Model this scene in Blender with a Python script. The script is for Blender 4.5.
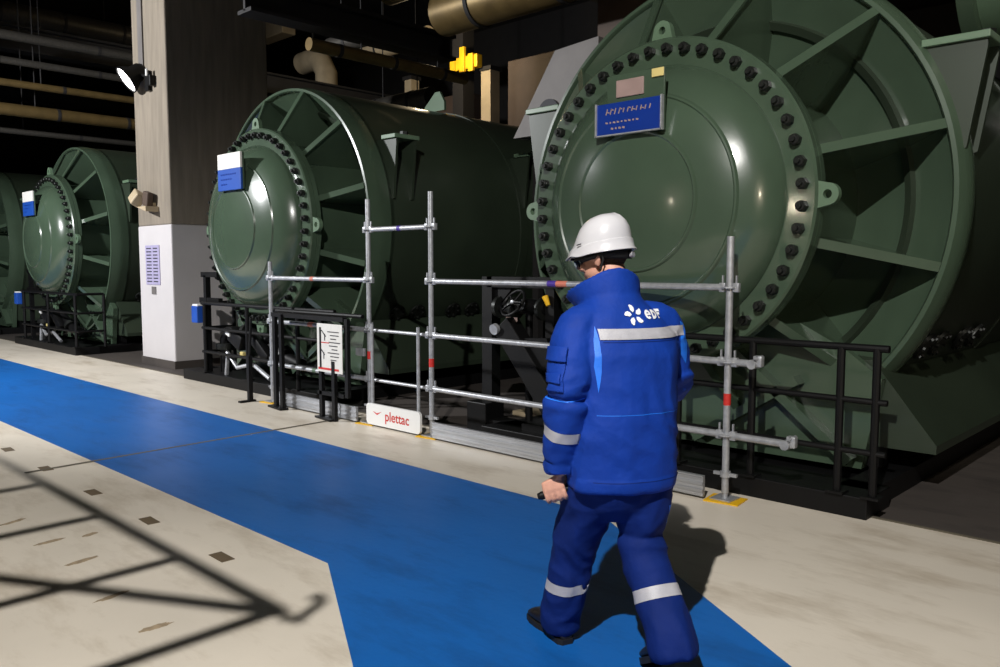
import bpy, bmesh, math, random
from mathutils import Vector, Matrix, noise
from mathutils.bvhtree import BVHTree

for o in list(bpy.data.objects):
    bpy.data.objects.remove(o, do_unlink=True)
scene = bpy.context.scene
COL = scene.collection
R = math.radians
rnd = random.Random(4)

# ------------------------------------------------------------------ camera
cd = bpy.data.cameras.new('camera')
cam = bpy.data.objects.new('camera', cd)
COL.objects.link(cam)
cd.sensor_width = 36.0
cd.lens = 36.0 * 820 / 1000
cd.clip_start = 0.05
cd.clip_end = 200
cam.location = (0, 0, 1.6)
cam.rotation_euler = (R(90 - 4.775), 0, R(43.77))
scene.camera = cam

# ------------------------------------------------------------------ world and light
w = bpy.data.worlds.new('hall_air')
scene.world = w
w.use_nodes = True
bg = w.node_tree.nodes['Background']
bg.inputs[0].default_value = (0.80, 0.85, 1.0, 1)
bg.inputs[1].default_value = 0.012

def lamp(name, loc, power, radius, color=(1, 1, 1), target=None, cone=None, blend=0.5):
    d = bpy.data.lights.new(name, 'SPOT' if cone else 'POINT')
    d.energy = power
    d.color = color
    d.shadow_soft_size = radius
    o = bpy.data.objects.new(name, d)
    COL.objects.link(o)
    o.location = loc
    if cone:
        d.spot_size = R(cone)
        d.spot_blend = blend
        o.rotation_euler = (Vector(target) - Vector(loc)).to_track_quat('-Z', 'Y').to_euler()
    return o

lamp('hall_lamp', (0.06, -1.8, 6.0), 2900, 0.05, (1.0, 0.97, 0.93), (-2.6, 2.6, 0), 100, 0.55)
lamp('hall_lamp', (-13.4, -1.6, 5.4), 4500, 0.20, (0.98, 0.985, 1.0), (-13.6, 6.0, 0.8), 112, 0.45)
lamp('hall_lamp', (5.2, -1.2, 3.0), 420, 0.25, (1.0, 0.84, 0.62), (-1.6, 6.3, 2.3), 38, 0.7)
lamp('hall_lamp', (2.5, 4.0, 7.5), 420, 0.15, (1.0, 0.92, 0.78), (-0.5, 8.0, 3.8), 60, 0.7)
lamp('hall_lamp', (-8.0, -7.0, 2.9), 120, 0.12, (1.0, 0.88, 0.66), (-3.5, 5.0, 2.0), 40, 0.6)
lamp('hall_lamp', (-15.0, 13.4, 6.8), 200, 0.15, (1.0, 0.80, 0.50))

scene.view_settings.view_transform = 'Standard'
scene.view_settings.look = 'None'
scene.view_settings.exposure = 0.0
scene.view_settings.gamma = 1.0
scene.view_settings.use_curve_mapping = False

# ------------------------------------------------------------------ materials
def lin(c):
    return tuple(((v / 255) / 12.92 if v / 255 <= 0.04045 else ((v / 255 + 0.055) / 1.055) ** 2.4) for v in c) + (1,)

def mat(name, rgb, rough=0.5, metal=0.0, vary=0.12, scale=3.0, bump=0.0, bscale=60.0, coat=0.0, emit=0.0, stretch=None, spec=0.5):
    m = bpy.data.materials.new(name)
    m.use_nodes = True
    nt = m.node_tree
    b = nt.nodes['Principled BSDF']
    b.inputs['Roughness'].default_value = rough
    b.inputs['Metallic'].default_value = metal
    b.inputs['Coat Weight'].default_value = coat
    b.inputs['Coat Roughness'].default_value = 0.08
    b.inputs['Specular IOR Level'].default_value = spec
    tc = nt.nodes.new('ShaderNodeTexCoord')
    src = tc.outputs['Object']
    if stretch:
        mp = nt.nodes.new('ShaderNodeMapping')
        mp.inputs['Scale'].default_value = stretch
        nt.links.new(src, mp.inputs[0])
        src = mp.outputs[0]
    nz = nt.nodes.new('ShaderNodeTexNoise')
    nz.inputs['Scale'].default_value = scale
    nz.inputs['Detail'].default_value = 6
    nt.links.new(src, nz.inputs['Vector'])
    rp = nt.nodes.new('ShaderNodeValToRGB')
    c = lin(rgb)
    rp.color_ramp.elements[0].position = 0.3
    rp.color_ramp.elements[1].position = 0.7
    rp.color_ramp.elements[0].color = tuple(v * (1 - vary) for v in c[:3]) + (1,)
    rp.color_ramp.elements[1].color = tuple(min(1, v * (1 + vary)) for v in c[:3]) + (1,)
    nt.links.new(nz.outputs['Fac'], rp.inputs[0])
    nt.links.new(rp.outputs[0], b.inputs['Base Color'])
    if bump:
        nb = nt.nodes.new('ShaderNodeTexNoise')
        nb.inputs['Scale'].default_value = bscale
        nb.inputs['Detail'].default_value = 4
        nt.links.new(src, nb.inputs['Vector'])
        bp = nt.nodes.new('ShaderNodeBump')
        bp.inputs['Strength'].default_value = bump
        bp.inputs['Distance'].default_value = 0.01
        nt.links.new(nb.outputs['Fac'], bp.inputs['Height'])
        nt.links.new(bp.outputs[0], b.inputs['Normal'])
    if emit:
        b.inputs['Emission Color'].default_value = c
        b.inputs['Emission Strength'].default_value = emit
    return m

def floor_mat(name, rgb, rough, stain, stain_amt):
    m = mat(name, rgb, rough, 0, 0.10, 0.7, 0.08, 25)
    nt = m.node_tree
    b = nt.nodes['Principled BSDF']
    ramp = [n for n in nt.nodes if n.type == 'VALTORGB'][0]
    tc = [n for n in nt.nodes if n.type == 'TEX_COORD'][0]
    mp = nt.nodes.new('ShaderNodeMapping')
    mp.inputs['Scale'].default_value = (0.45, 1.3, 1)
    nt.links.new(tc.outputs['Object'], mp.inputs[0])
    nz = nt.nodes.new('ShaderNodeTexNoise')
    nz.inputs['Scale'].default_value = 2.1
    nz.inputs['Detail'].default_value = 9
    nz.inputs['Roughness'].default_value = 0.68
    nt.links.new(mp.outputs[0], nz.inputs['Vector'])
    r2 = nt.nodes.new('ShaderNodeValToRGB')
    r2.color_ramp.elements[0].position = 0.50
    r2.color_ramp.elements[0].color = (0, 0, 0, 1)
    r2.color_ramp.elements[1].position = 0.72
    r2.color_ramp.elements[1].color = (stain_amt,) * 3 + (1,)
    nt.links.new(nz.outputs['Fac'], r2.inputs[0])
    mx = nt.nodes.new('ShaderNodeMix')
    mx.data_type = 'RGBA'
    nt.links.new(r2.outputs[0], mx.inputs[0])
    nt.links.new(ramp.outputs[0], mx.inputs[6])
    mx.inputs[7].default_value = lin(stain)
    nt.links.new(mx.outputs[2], b.inputs['Base Color'])
    nr = nt.nodes.new('ShaderNodeMapRange')
    nr.inputs['To Min'].default_value = rough - 0.08
    nr.inputs['To Max'].default_value = rough + 0.16
    nt.links.new(nz.outputs['Fac'], nr.inputs[0])
    nt.links.new(nr.outputs[0], b.inputs['Roughness'])
    return m

M = {
    'floor': floor_mat('beige_floor_paint', (210, 201, 186), 0.40, (140, 122, 96), 0.55),
    'blue': floor_mat('blue_floor_paint', (16, 92, 168), 0.38, (10, 52, 100), 0.6),
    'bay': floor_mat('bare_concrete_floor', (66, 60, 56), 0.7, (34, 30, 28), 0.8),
    'joint': mat('joint_sealant', (92, 86, 72), 0.8),
    'tape': mat('worn_tape', (96, 82, 62), 0.8),
    'stain': mat('floor_dirt', (150, 133, 108), 0.8, 0, 0.25, 30),
    'dark': mat('dark_hall_paint', (36, 34, 33), 0.9),
    'concrete': mat('raw_concrete', (122, 113, 100), 0.85, 0, 0.16, 4, 0.3, 30, stretch=(3, 3, 0.35)),
    'white_paint': mat('white_wall_paint', (188, 184, 184), 0.6, 0, 0.04, 2),
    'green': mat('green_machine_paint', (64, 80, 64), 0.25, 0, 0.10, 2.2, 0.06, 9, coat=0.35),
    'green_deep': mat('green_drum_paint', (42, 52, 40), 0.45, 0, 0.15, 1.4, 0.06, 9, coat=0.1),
    'pale_green': mat('pale_green_paint', (88, 110, 88), 0.4, 0, 0.12, 2.4),
    'bolt': mat('dark_bolt_steel', (34, 36, 34), 0.42, 0.5),
    'black': mat('black_painted_steel', (10, 10, 11), 0.5, 0, 0.2, 8, spec=0.25),
    'black_soft': mat('black_rubber', (16, 16, 18), 0.7),
    'galv': mat('galvanised_steel', (176, 178, 182), 0.42, 0.55, 0.18, 22, 0.15, 120),
    'alu': mat('aluminium_board', (180, 182, 186), 0.38, 0.7, 0.15, 8, stretch=(0.3, 4, 6)),
    'yellow': mat('yellow_plastic', (226, 176, 22), 0.5),
    'red': mat('red_band', (196, 44, 38), 0.5),
    'pink': mat('pink_band', (205, 120, 100), 0.5),
    'purple': mat('purple_band', (72, 48, 150), 0.5),
    'white': mat('white_plastic', (222, 222, 220), 0.35, 0, 0.03),
    'helmet': mat('white_helmet_shell', (196, 195, 198), 0.25, 0, 0.02, 3, coat=0.4),
    'paper': mat('printed_paper', (214, 212, 206), 0.6, 0, 0.05, 20),
    'ink': mat('ink', (44, 44, 50), 0.7),
    'lavender': mat('lavender_sheet', (158, 152, 182), 0.5, 0, 0.1, 14),
    'sign_blue': mat('blue_enamel', (18, 50, 132), 0.3, 0, 0.08, 5),
    'blue_box': mat('blue_box_plastic', (28, 74, 160), 0.4),
    'plate_pink': mat('dull_pink_plate', (150, 128, 122), 0.5, 0, 0.1, 9),
    'tag_yellow': mat('aged_yellow_tag', (206, 188, 120), 0.5),
    'logo': mat('white_print', (232, 232, 234), 0.6, 0, 0.02),
    'reflect': mat('silver_reflective_tape', (172, 171, 176), 0.45, 0.0, 0.06, 30, 0.2, 200),
    'jacket': mat('royal_blue_work_cloth', (7, 52, 142), 0.72, 0, 0.10, 9, 0.7, 15, spec=0.25),
    'trouser': mat('dark_blue_work_cloth', (6, 33, 98), 0.78, 0, 0.12, 8, 0.7, 14, spec=0.2),
    'cyan': mat('bright_blue_panel', (24, 112, 226), 0.6, 0, 0.1, 12, 0.2, 60),
    'skin': mat('skin', (202, 150, 128), 0.55, 0, 0.08, 30, 0.1, 160),
    'hair': mat('short_dark_hair', (52, 42, 36), 0.8, 0, 0.3, 90, 0.6, 240),
    'eye': mat('eye_white', (220, 216, 210), 0.3),
    'lens': mat('tinted_lens', (120, 132, 138), 0.1, 0, 0.05),
    'shoe': mat('black_leather', (24, 20, 20), 0.45, 0, 0.2, 14, 0.2, 60),
    'glow': mat('lit_lamp_face', (255, 250, 246), 0.4, emit=14),
    'steel_duct': mat('insulation_cladding', (74, 71, 66), 0.45, 0.5, 0.2, 6, stretch=(6, 6, 1)),
    'brass_duct': mat('warm_cladding', (108, 90, 56), 0.4, 0.5, 0.2, 5),
    'grey_panel': mat('grey_cabinet_paint', (98, 94, 92), 0.6),
    'brown_panel': mat('brown_wall_panel', (70, 56, 46), 0.7),
    'girder': mat('dark_steel_girder', (24, 22, 22), 0.75),
    'beige_metal': mat('beige_metal', (172, 156, 128), 0.5),
}

# ------------------------------------------------------------------ helpers
class MB:
    def __init__(self):
        self.bm = bmesh.new()

    def poly(self, vs, faces):
        v = [self.bm.verts.new(p) for p in vs]
        for f in faces:
            try:
                self.bm.faces.new([v[i] for i in f])
            except ValueError:
                pass
        return self

    def box(self, c, s, rot=None, bev=0.0):
        t = bmesh.new()
        bmesh.ops.create_cube(t, size=1)
        for v in t.verts:
            v.co = Vector((v.co.x * s[0], v.co.y * s[1], v.co.z * s[2]))
        if bev:
            bmesh.ops.bevel(t, geom=list(t.edges), offset=bev, segments=2, profile=0.5, affect='EDGES')
        m = Matrix.Translation(c)
        if rot is not None:
            m = m @ (rot if isinstance(rot, Matrix) else Matrix.Rotation(rot, 4, 'Z'))
        t.transform(m)
        self.add(t)
        return self

    def add(self, t):
        me = bpy.data.meshes.new('tmp')
        t.to_mesh(me)
        t.free()
        self.bm.from_mesh(me)
        bpy.data.meshes.remove(me)

    def tube(self, p0, p1, r0, r1=None, n=14, caps=True):
        p0, p1 = Vector(p0), Vector(p1)
        r1 = r0 if r1 is None else r1
        q = (p1 - p0).to_track_quat('Z', 'Y')
        ring = []
        for p, r in ((p0, r0), (p1, r1)):
            ring.append([self.bm.verts.new(p + q @ Vector((r * math.cos(2 * math.pi * k / n), r * math.sin(2 * math.pi * k / n), 0))) for k in range(n)])
        for k in range(n):
            self.bm.faces.new((ring[0][k], ring[0][(k + 1) % n], ring[1][(k + 1) % n], ring[1][k]))
        if caps:
            self.bm.faces.new(list(reversed(ring[0])))
            self.bm.faces.new(ring[1])
        return self

    def path(self, pts, r, n=10):
        pts = [Vector(p) for p in pts]
        rs = r if isinstance(r, (list, tuple)) else [r] * len(pts)
        rings = []
        up = Vector((0, 0, 1))
        for i, p in enumerate(pts):
            d = (pts[min(i + 1, len(pts) - 1)] - pts[max(i - 1, 0)]).normalized()
            a = d.cross(up)
            if a.length < 0.1:
                a = d.cross(Vector((1, 0, 0)))
            if rings and a.dot(lasta) < 0:
                a = -a
            a.normalize()
            lasta = a
            b = a.cross(d)
            rings.append([self.bm.verts.new(p + (a * math.cos(2 * math.pi * k / n) + b * math.sin(2 * math.pi * k / n)) * rs[i]) for k in range(n)])
        self.skinrings(rings)
        return self

    def skinrings(self, rings, caps=True, closed=True):
        n = len(rings[0])
        for i in range(len(rings) - 1):
            for k in range(n if closed else n - 1):
                self.bm.faces.new((rings[i][k], rings[i][(k + 1) % n], rings[i + 1][(k + 1) % n], rings[i + 1][k]))
        if caps:
            self.bm.faces.new(list(reversed(rings[0])))
            self.bm.faces.new(rings[-1])

    def lathe_y(self, prof, zc, n=96, close=False, x=0.0):
        """revolve (r, y) profile round the Y axis at height zc"""
        rows = []
        for r, y in prof:
            if r < 1e-6:
                rows.append([self.bm.verts.new((x, y, zc))])
            else:
                rows.append([self.bm.verts.new((x + r * math.cos(2 * math.pi * k / n), y, zc + r * math.sin(2 * math.pi * k / n))) for k in range(n)])
        seq = list(zip(rows, rows[1:]))
        if close:
            seq.append((rows[-1], rows[0]))
        for a, b in seq:
            for k in range(n):
                j = (k + 1) % n
                if len(a) == 1 and len(b) == 1:
                    continue
                if len(a) == 1:
                    self.bm.faces.new((a[0], b[j], b[k]))
                elif len(b) == 1:
                    self.bm.faces.new((a[k], a[j], b[0]))
                else:
                    self.bm.faces.new((a[k], a[j], b[j], b[k]))
        return self

    def prism(self, outline, d0, d1, fn):
        """outline (u,v) extruded from d0 to d1; fn(u,v,d)->xyz"""
        a = [self.bm.verts.new(fn(u, v, d0)) for u, v in outline]
        b = [self.bm.verts.new(fn(u, v, d1)) for u, v in outline]
        n = len(a)
        self.bm.faces.new(a)
        self.bm.faces.new(list(reversed(b)))
        for k in range(n):
            self.bm.faces.new((a[k], b[k], b[(k + 1) % n], a[(k + 1) % n]))
        return self

    def build(self, name, m, parent=None, smooth=35, loc=None):
        bmesh.ops.recalc_face_normals(self.bm, faces=list(self.bm.faces))
        me = bpy.data.meshes.new(name)
        self.bm.to_mesh(me)
        self.bm.free()
        return link(name, me, m, parent, smooth, loc)

def link(name, me, m, parent=None, smooth=35, loc=None):
    o = bpy.data.objects.new(name, me)
    COL.objects.link(o)
    me.materials.clear()
    me.materials.append(m)
    if smooth:
        for p in me.polygons:
            p.use_smooth = True
        if smooth < 180:
            me.set_sharp_from_angle(angle=R(smooth))
    if parent:
        o.parent = parent
    if loc:
        o.location = loc
    return o

def tag(o, label=None, cat=None, group=None, kind=None):
    if label: o['label'] = label
    if cat: o['category'] = cat
    if group: o['group'] = group
    if kind: o['kind'] = kind
    return o

def empty(name, loc, label, cat, group=None, rz=0):
    o = bpy.data.objects.new(name, None)
    o.empty_display_size = 0.1
    COL.objects.link(o)
    o.location = loc
    o.rotation_euler = (0, 0, rz)
    return tag(o, label, cat, group)

def kids(o):
    return [c for c in bpy.data.objects if c.parent == o]

def copy_tree(o, parent=None):
    c = o.copy()
    COL.objects.link(c)
    c.parent = parent
    for ch in kids(o):
        copy_tree(ch, c)
    return c

def struct(name, mb, m, smooth=0):
    return tag(mb.build(name, m, None, smooth), kind='structure')

# ------------------------------------------------------------------ setting
XL, XR, YF, YB, ZT = -48, 12, -10, 24, 11
struct('floor', MB().poly([(XL, YF, 0), (XR, YF, 0), (XR, 5.32, 0), (XL, 5.32, 0)], [(0, 1, 2, 3)]), M['floor'])
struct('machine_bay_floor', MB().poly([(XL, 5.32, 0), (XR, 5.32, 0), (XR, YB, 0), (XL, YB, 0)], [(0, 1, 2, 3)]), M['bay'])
walk = [(-48, 2.46), (-3.64, 2.46), (-2.55, 1.84), (-0.2, 0.2), (2.0, -1.5), (3.6, -0.2), (0.2, 1.93), (-1.34, 3.08), (-3.08, 4.16), (-48, 4.16)]
struct('blue_walkway', MB().prism(walk, 0.001, 0.003, lambda u, v, d: (u, v, d)), M['blue'])
# expansion joint across the floor
struct('trim_1', MB().box((-7.0, 3.6, 0.0042), (0.035, 3.3, 0.002), R(2)), M['joint'])
struct('trim_2', MB().box((-20, 5.32, 0.003), (56, 0.03, 0.005)), M['joint'])
for k, (xa, ya, xb, yb) in enumerate(((-5.087, 1.453, -5.107, 1.624), (-5.049, 1.704, -5.076, 1.804), (-4.616, 1.472, -4.65, 1.648), (-3.535, 1.414, -3.533, 1.555), (-5.63, 1.431, -5.692, 1.594), (-4.009, 1.403, -4.04, 1.575))):
    c, d = Vector(((xa + xb) / 2, (ya + yb) / 2)), Vector(((xb - xa) / 2, (yb - ya) / 2))
    n = Vector((-d.y, d.x)).normalized() * 0.022
    out = []
    for q in range(24):
        a = 2 * math.pi * q / 24
        f = 1 + 0.45 * noise.noise(Vector((math.cos(a) * 3, math.sin(a) * 3, k * 3.1)))
        v = c + d * math.cos(a) * f + n * math.sin(a) * f
        out.append((v.x, v.y))
    struct('trim_%d' % (k + 4), MB().prism(out, 0.0004, 0.0010, lambda u, v, d: (u, v, d)), M['stain'])
struct('ceiling', MB().box(((XL + XR) / 2, (YF + YB) / 2, ZT + 0.1), (XR - XL, YB - YF, 0.2)), M['dark'])
struct('wall_left', MB().box((XL - 0.1, (YF + YB) / 2, ZT / 2), (0.2, YB - YF, ZT)), M['dark'])
struct('wall_right', MB().box((XR + 0.1, (YF + YB) / 2, ZT / 2), (0.2, YB - YF, ZT)), M['dark'])
struct('wall_front', MB().box(((XL + XR) / 2, YF - 0.1, ZT / 2), (XR - XL, 0.2, ZT)), M['dark'])
struct('wall_back', MB().box(((XL + XR) / 2, YB + 0.1, ZT / 2), (XR - XL, 0.2, ZT)), M['dark'])
struct('mezzanine_slab', MB().box(((-13.4 + XR) / 2, 15.8, 8.6), (XR + 13.4, 16.4, 0.4)), M['dark'])

# concrete column, raw above and white painted below
struct('concrete_column', MB().box((-12.87, 6.45, 4.4), (1.18, 1.7, 4.36), bev=0.02), M['concrete'])
struct('concrete_column_base', MB().box((-12.87, 6.45, 1.11), (1.19, 1.71, 2.22), bev=0.02), M['white_paint'])
struct('trim_3', MB().box((-12.87, 6.45, 0.06), (1.21, 1.73, 0.12)), M['bay'])

# floor tape marks along the walkway
words = ['nearest the walkway corner', 'second from the walkway corner', 'third from the walkway corner', 'fourth from the walkway corner', 'farthest from the walkway corner']
for i, x in enumerate((-4.14, -5.07, -6.0, -6.98, -7.95)):
    o = MB().box((0, 0, 0.002), (0.16, 0.075, 0.003), R(rnd.uniform(-3, 3))).build('floor_tape', M['tape'], None, 0)
    o.location = (x, 2.11, 0)
    tag(o, 'dark tape mark on the beige floor, ' + words[i], 'tape', 'tape marks along the walkway')

# ------------------------------------------------------------------ the big green machines
ZC = 2.07
NB = 48
def pol(a, r, y):
    return Vector((r * math.cos(a), y, ZC + r * math.sin(a)))

def make_machine(name, label, group, RY=0.60, RO=1.86, cw=0.42, bl=0.035):
    root = empty(name, (0, 0, 0), label, 'machine', group)
    # dished head
    prof = [(1.03, 0.02), (1.03, -0.03), (1.015, -0.06), (0.98, -0.115), (0.93, -0.165), (0.87, -0.208), (0.80, -0.243), (0.788, -0.260), (0.776, -0.264), (0.764, -0.256),
            (0.69, -0.285), (0.60, -0.310), (0.53, -0.325), (0.518, -0.341), (0.506, -0.344), (0.494, -0.333), (0.40, -0.347), (0.25, -0.360), (0.0, -0.368)]
    MB().lathe_y(prof, ZC, 128).build('dished_head', M['green'], root, 28)
    fl = MB().lathe_y([(1.0, -0.01), (1.225, -0.01), (1.24, 0.005), (1.24, 0.065), (1.0, 0.065)], ZC, 128, True).build('flange', M['green'], root, 30)
    # one nut with its stud, then copies
    b0 = None
    for k in range(NB):
        a = 2 * math.pi * (k + 0.5) / NB
        if b0 is None:
            t = MB()
            t.tube((0, 0.0, 0), (0, -0.050, 0), 0.040, None, 6)
            t.tube((0, -0.055, 0), (0, -0.062, 0), 0.036, 0.030, 12)
            t.tube((0, -0.06, 0), (0, -0.085, 0), 0.020, 0.018, 10)
            b0 = t.build('bolt', M['bolt'], fl, 25)
            b = b0
        else:
            b = b0.copy()
            COL.objects.link(b)
            b.parent = fl
        b.location = pol(a, 1.15, -0.01)
        b.rotation_euler = (0, -a, 0)
    # lugs with an eye
    for a in (0, 90, 180, 270):
        a = R(a)
        t = MB()
        u, n = Vector((math.cos(a), 0, math.sin(a))), Vector((-math.sin(a), 0, math.cos(a)))
        outer, inner = [], []
        N = 20
        for k in range(N):
            q = 2 * math.pi * k / N
            cu, sn = math.cos(q), math.sin(q)
            o_ = (1.30 + 0.075 * cu, 0.075 * sn) if cu > -0.2 else (1.20, 0.10 * (1 if sn > 0 else -1) * min(1, abs(sn) / 0.3 if abs(cu) > .95 else 1))
            outer.append(o_)
            inner.append((1.30 + 0.03 * cu, 0.03 * sn))
        rows = []
        for y in (0.01, 0.06):
            rows.append([[t.bm.verts.new(u * p[0] + n * p[1] + Vector((0, y, ZC))) for p in L] for L in (outer, inner)])
        for k in range(N):
            j = (k + 1) % N
            for y in (0, 1):
                t.bm.faces.new((rows[y][0][k], rows[y][0][j], rows[y][1][j], rows[y][1][k]))
            for L in (0, 1):
                t.bm.faces.new((rows[0][L][k], rows[0][L][j], rows[1][L][j], rows[1][L][k]))
        t.build('lifting_lug', M['pale_green'], fl, 30)
    # neck and its mating flange
    MB().lathe_y([(1.0, 0.07), (1.24, 0.07), (1.24, 0.13), (1.10, 0.13), (1.08, 0.18), (1.08, 1.17), (1.0, 1.17)], ZC, 96, True).build('neck', M['green'], root, 30)
    # recessed end plate and shell with a lip
    MB().lathe_y([(1.05, 1.15), (1.50, RY + 0.30), (RO - 0.05, RY + 0.02), (RO - 0.05, RY + 0.07), (1.50, RY + 0.36), (1.05, 1.20)], ZC, 128, True).build('end_cone', M['green'], root, 30)
    MB().lathe_y([(RO - 0.06, RY), (RO - 0.045, RY - 0.018), (RO - 0.015, RY - 0.014), (RO - 0.015 + bl * 0.8, RY + 0.04), (RO + bl, RY + 0.11), (RO + bl, RY + 0.17), (RO + bl * 0.6, RY + 0.24), (RO, RY + 0.29), (RO, RY + 0.34), (RO - 0.06, RY + 0.34)], ZC, 128, True).build('rim', M['green'], root, 50)
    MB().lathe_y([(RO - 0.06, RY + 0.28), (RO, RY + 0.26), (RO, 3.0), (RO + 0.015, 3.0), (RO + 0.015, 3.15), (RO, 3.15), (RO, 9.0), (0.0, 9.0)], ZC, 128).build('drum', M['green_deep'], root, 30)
    MB().lathe_y([(1.475, RY + 0.26), (1.53, RY + 0.215), (1.555, RY + 0.27), (1.50, RY + 0.32)], ZC, 96, True).build('stiffener_ring', M['green_deep'], root, 30)
    for k in range(12):
        a = R(15 + 30 * k)
        n = Vector((-math.sin(a), 0, math.cos(a)))
        t = MB()
        t.prism([(1.09, 0.14), (1.20, 0.14), (RO - 0.055, RY), (RO - 0.055, RY + 0.05), (1.50, RY + 0.33), (1.07, 1.17)], -0.012, 0.012, lambda u, v, d, a=a, n=n: pol(a, u, v) + n * d)
        t.prism([(1.19, 0.135), (1.20, 0.125), (RO - 0.045, RY - 0.030), (RO - 0.058, RY - 0.004)], -0.034, 0.034, lambda u, v, d, a=a, n=n: pol(a, u, v) + n * d)
        t.build('rib', M['green'], root, 0)
    # saddle skirt under the drum and the black skid beneath
    sk = [(-1.86, 0.30), (-1.86, 0.36), (-1.42, 0.92), (1.42, 0.92), (1.86, 0.36), (1.86, 0.30)]
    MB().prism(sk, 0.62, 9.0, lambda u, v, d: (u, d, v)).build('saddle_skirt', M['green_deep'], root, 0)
    t = MB()
    t.prism([(-1.40, 0.14), (1.40, 0.14), (1.52, 0.80), (1.25, 1.00), (0.7, 1.28), (-0.7, 1.28), (-1.25, 1.00), (-1.52, 0.80)], 0.52, 0.60, lambda u, v, d: (u, d, v))
    t.build('support_plate', M['green'], root, 0)
    for x0, z0, x1, z1 in ((-0.45, 0.92, -1.35, 0.2), (0.45, 0.92, 1.35, 0.2), (-0.1, 0.2, -0.95, 0.75), (0.1, 0.2, 0.95, 0.75)):
        d = Vector((x1 - x0, 0, z1 - z0))
        n = Vector((-d.z, 0, d.x)).normalized() * 0.035
        MB().prism([(x0 + n.x, z0 + n.z), (x1 + n.x, z1 + n.z), (x1 - n.x, z1 - n.z), (x0 - n.x, z0 - n.z)], 0.40, 0.53, lambda u, v, d: (u, d, v)).build('diagonal_strut', M['green'], root, 0)
    t = MB()
    t.box((0, -0.02, 0.07), (3.42, 0.42, 0.14), None, 0.008)
    t.box((1.55, 4.5, 0.07), (0.22, 9.0, 0.14))
    t.box((-1.55, 4.5, 0.07), (0.22, 9.0, 0.14))
    for yy in (0.7, 2.6, 4.6, 6.6, 8.6):
        t.box((0, yy, 0.22), (3.0, 0.10, 0.17))
    t.box((0, 0.9, 0.05), (3.3, 1.6, 0.06))
    t.build('base_skid', M['black'], root, 0)
    # bolted caps in a row on the flank
    for yy in (1.05, 1.38, 2.0, 2.35):
        z = 1.02
        x = math.sqrt(RO ** 2 - (ZC - z) ** 2)
        d = Vector((x, 0, z - ZC)).normalized()
        p = Vector((x, yy, z))
        t = MB()
        t.tube(p - d * 0.05, p + d * 0.03, 0.075, None, 18)
        t.tube(p + d * 0.02, p + d * 0.045, 0.115, None, 22)
        q = d.to_track_quat('Z', 'Y')
        for k in range(6):
            e = q @ Vector((0.088 * math.cos(k * math.pi / 3), 0.088 * math.sin(k * math.pi / 3), 0))
            t.tube(p + d * 0.04 + e, p + d * 0.065 + e, 0.018, None, 6)
        t.build('bolted_cap', M['bolt'], root, 25)
    # flat caps on tapered gusset pairs, both sides of the shell
    for sx in (-1, 1):
        for y0, y1 in ((0.78, 1.06), (3.1, 3.4)):
            zt = 1.02
            for yy in (y0, y1):
                pr = []
                for z in (1.02, 0.9, 0.7, 0.5, 0.3):
                    pr.append((sx * (math.sqrt(RO ** 2 - z * z) - 0.02), ZC + z))
                pr += [(sx * RO, ZC + 0.32), (sx * (1.60 + cw), ZC + 0.96), (sx * (1.60 + cw), ZC + 1.02)]
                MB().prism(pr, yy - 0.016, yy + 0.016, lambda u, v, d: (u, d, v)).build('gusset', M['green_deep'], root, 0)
            MB().box((sx * (1.62 + cw / 2), (y0 + y1) / 2, ZC + 1.045), (cw, y1 - y0 + 0.10, 0.05), None, 0.006).build('gusset_cap', M['pale_green'], root, 0)
            MB().tube((sx * (1.56 + cw), (y0 + y1) / 2, ZC + 1.07), (sx * (1.56 + cw), (y0 + y1) / 2, ZC + 1.11), 0.05, None, 6).build('gusset_cap_bolt', M['bolt'], root, 20)
    t = MB()
    t.prism([(-0.22, 1.84), (0.22, 1.84), (0.22, 1.96), (0.12, 2.12), (0.02, 2.12), (-0.22, 1.92)], 2.98, 3.02, lambda u, v, d: (0.05 + u, d, ZC + v))
    t.build('eye_plate', M['pale_green'], root, 0)
    return root

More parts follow.
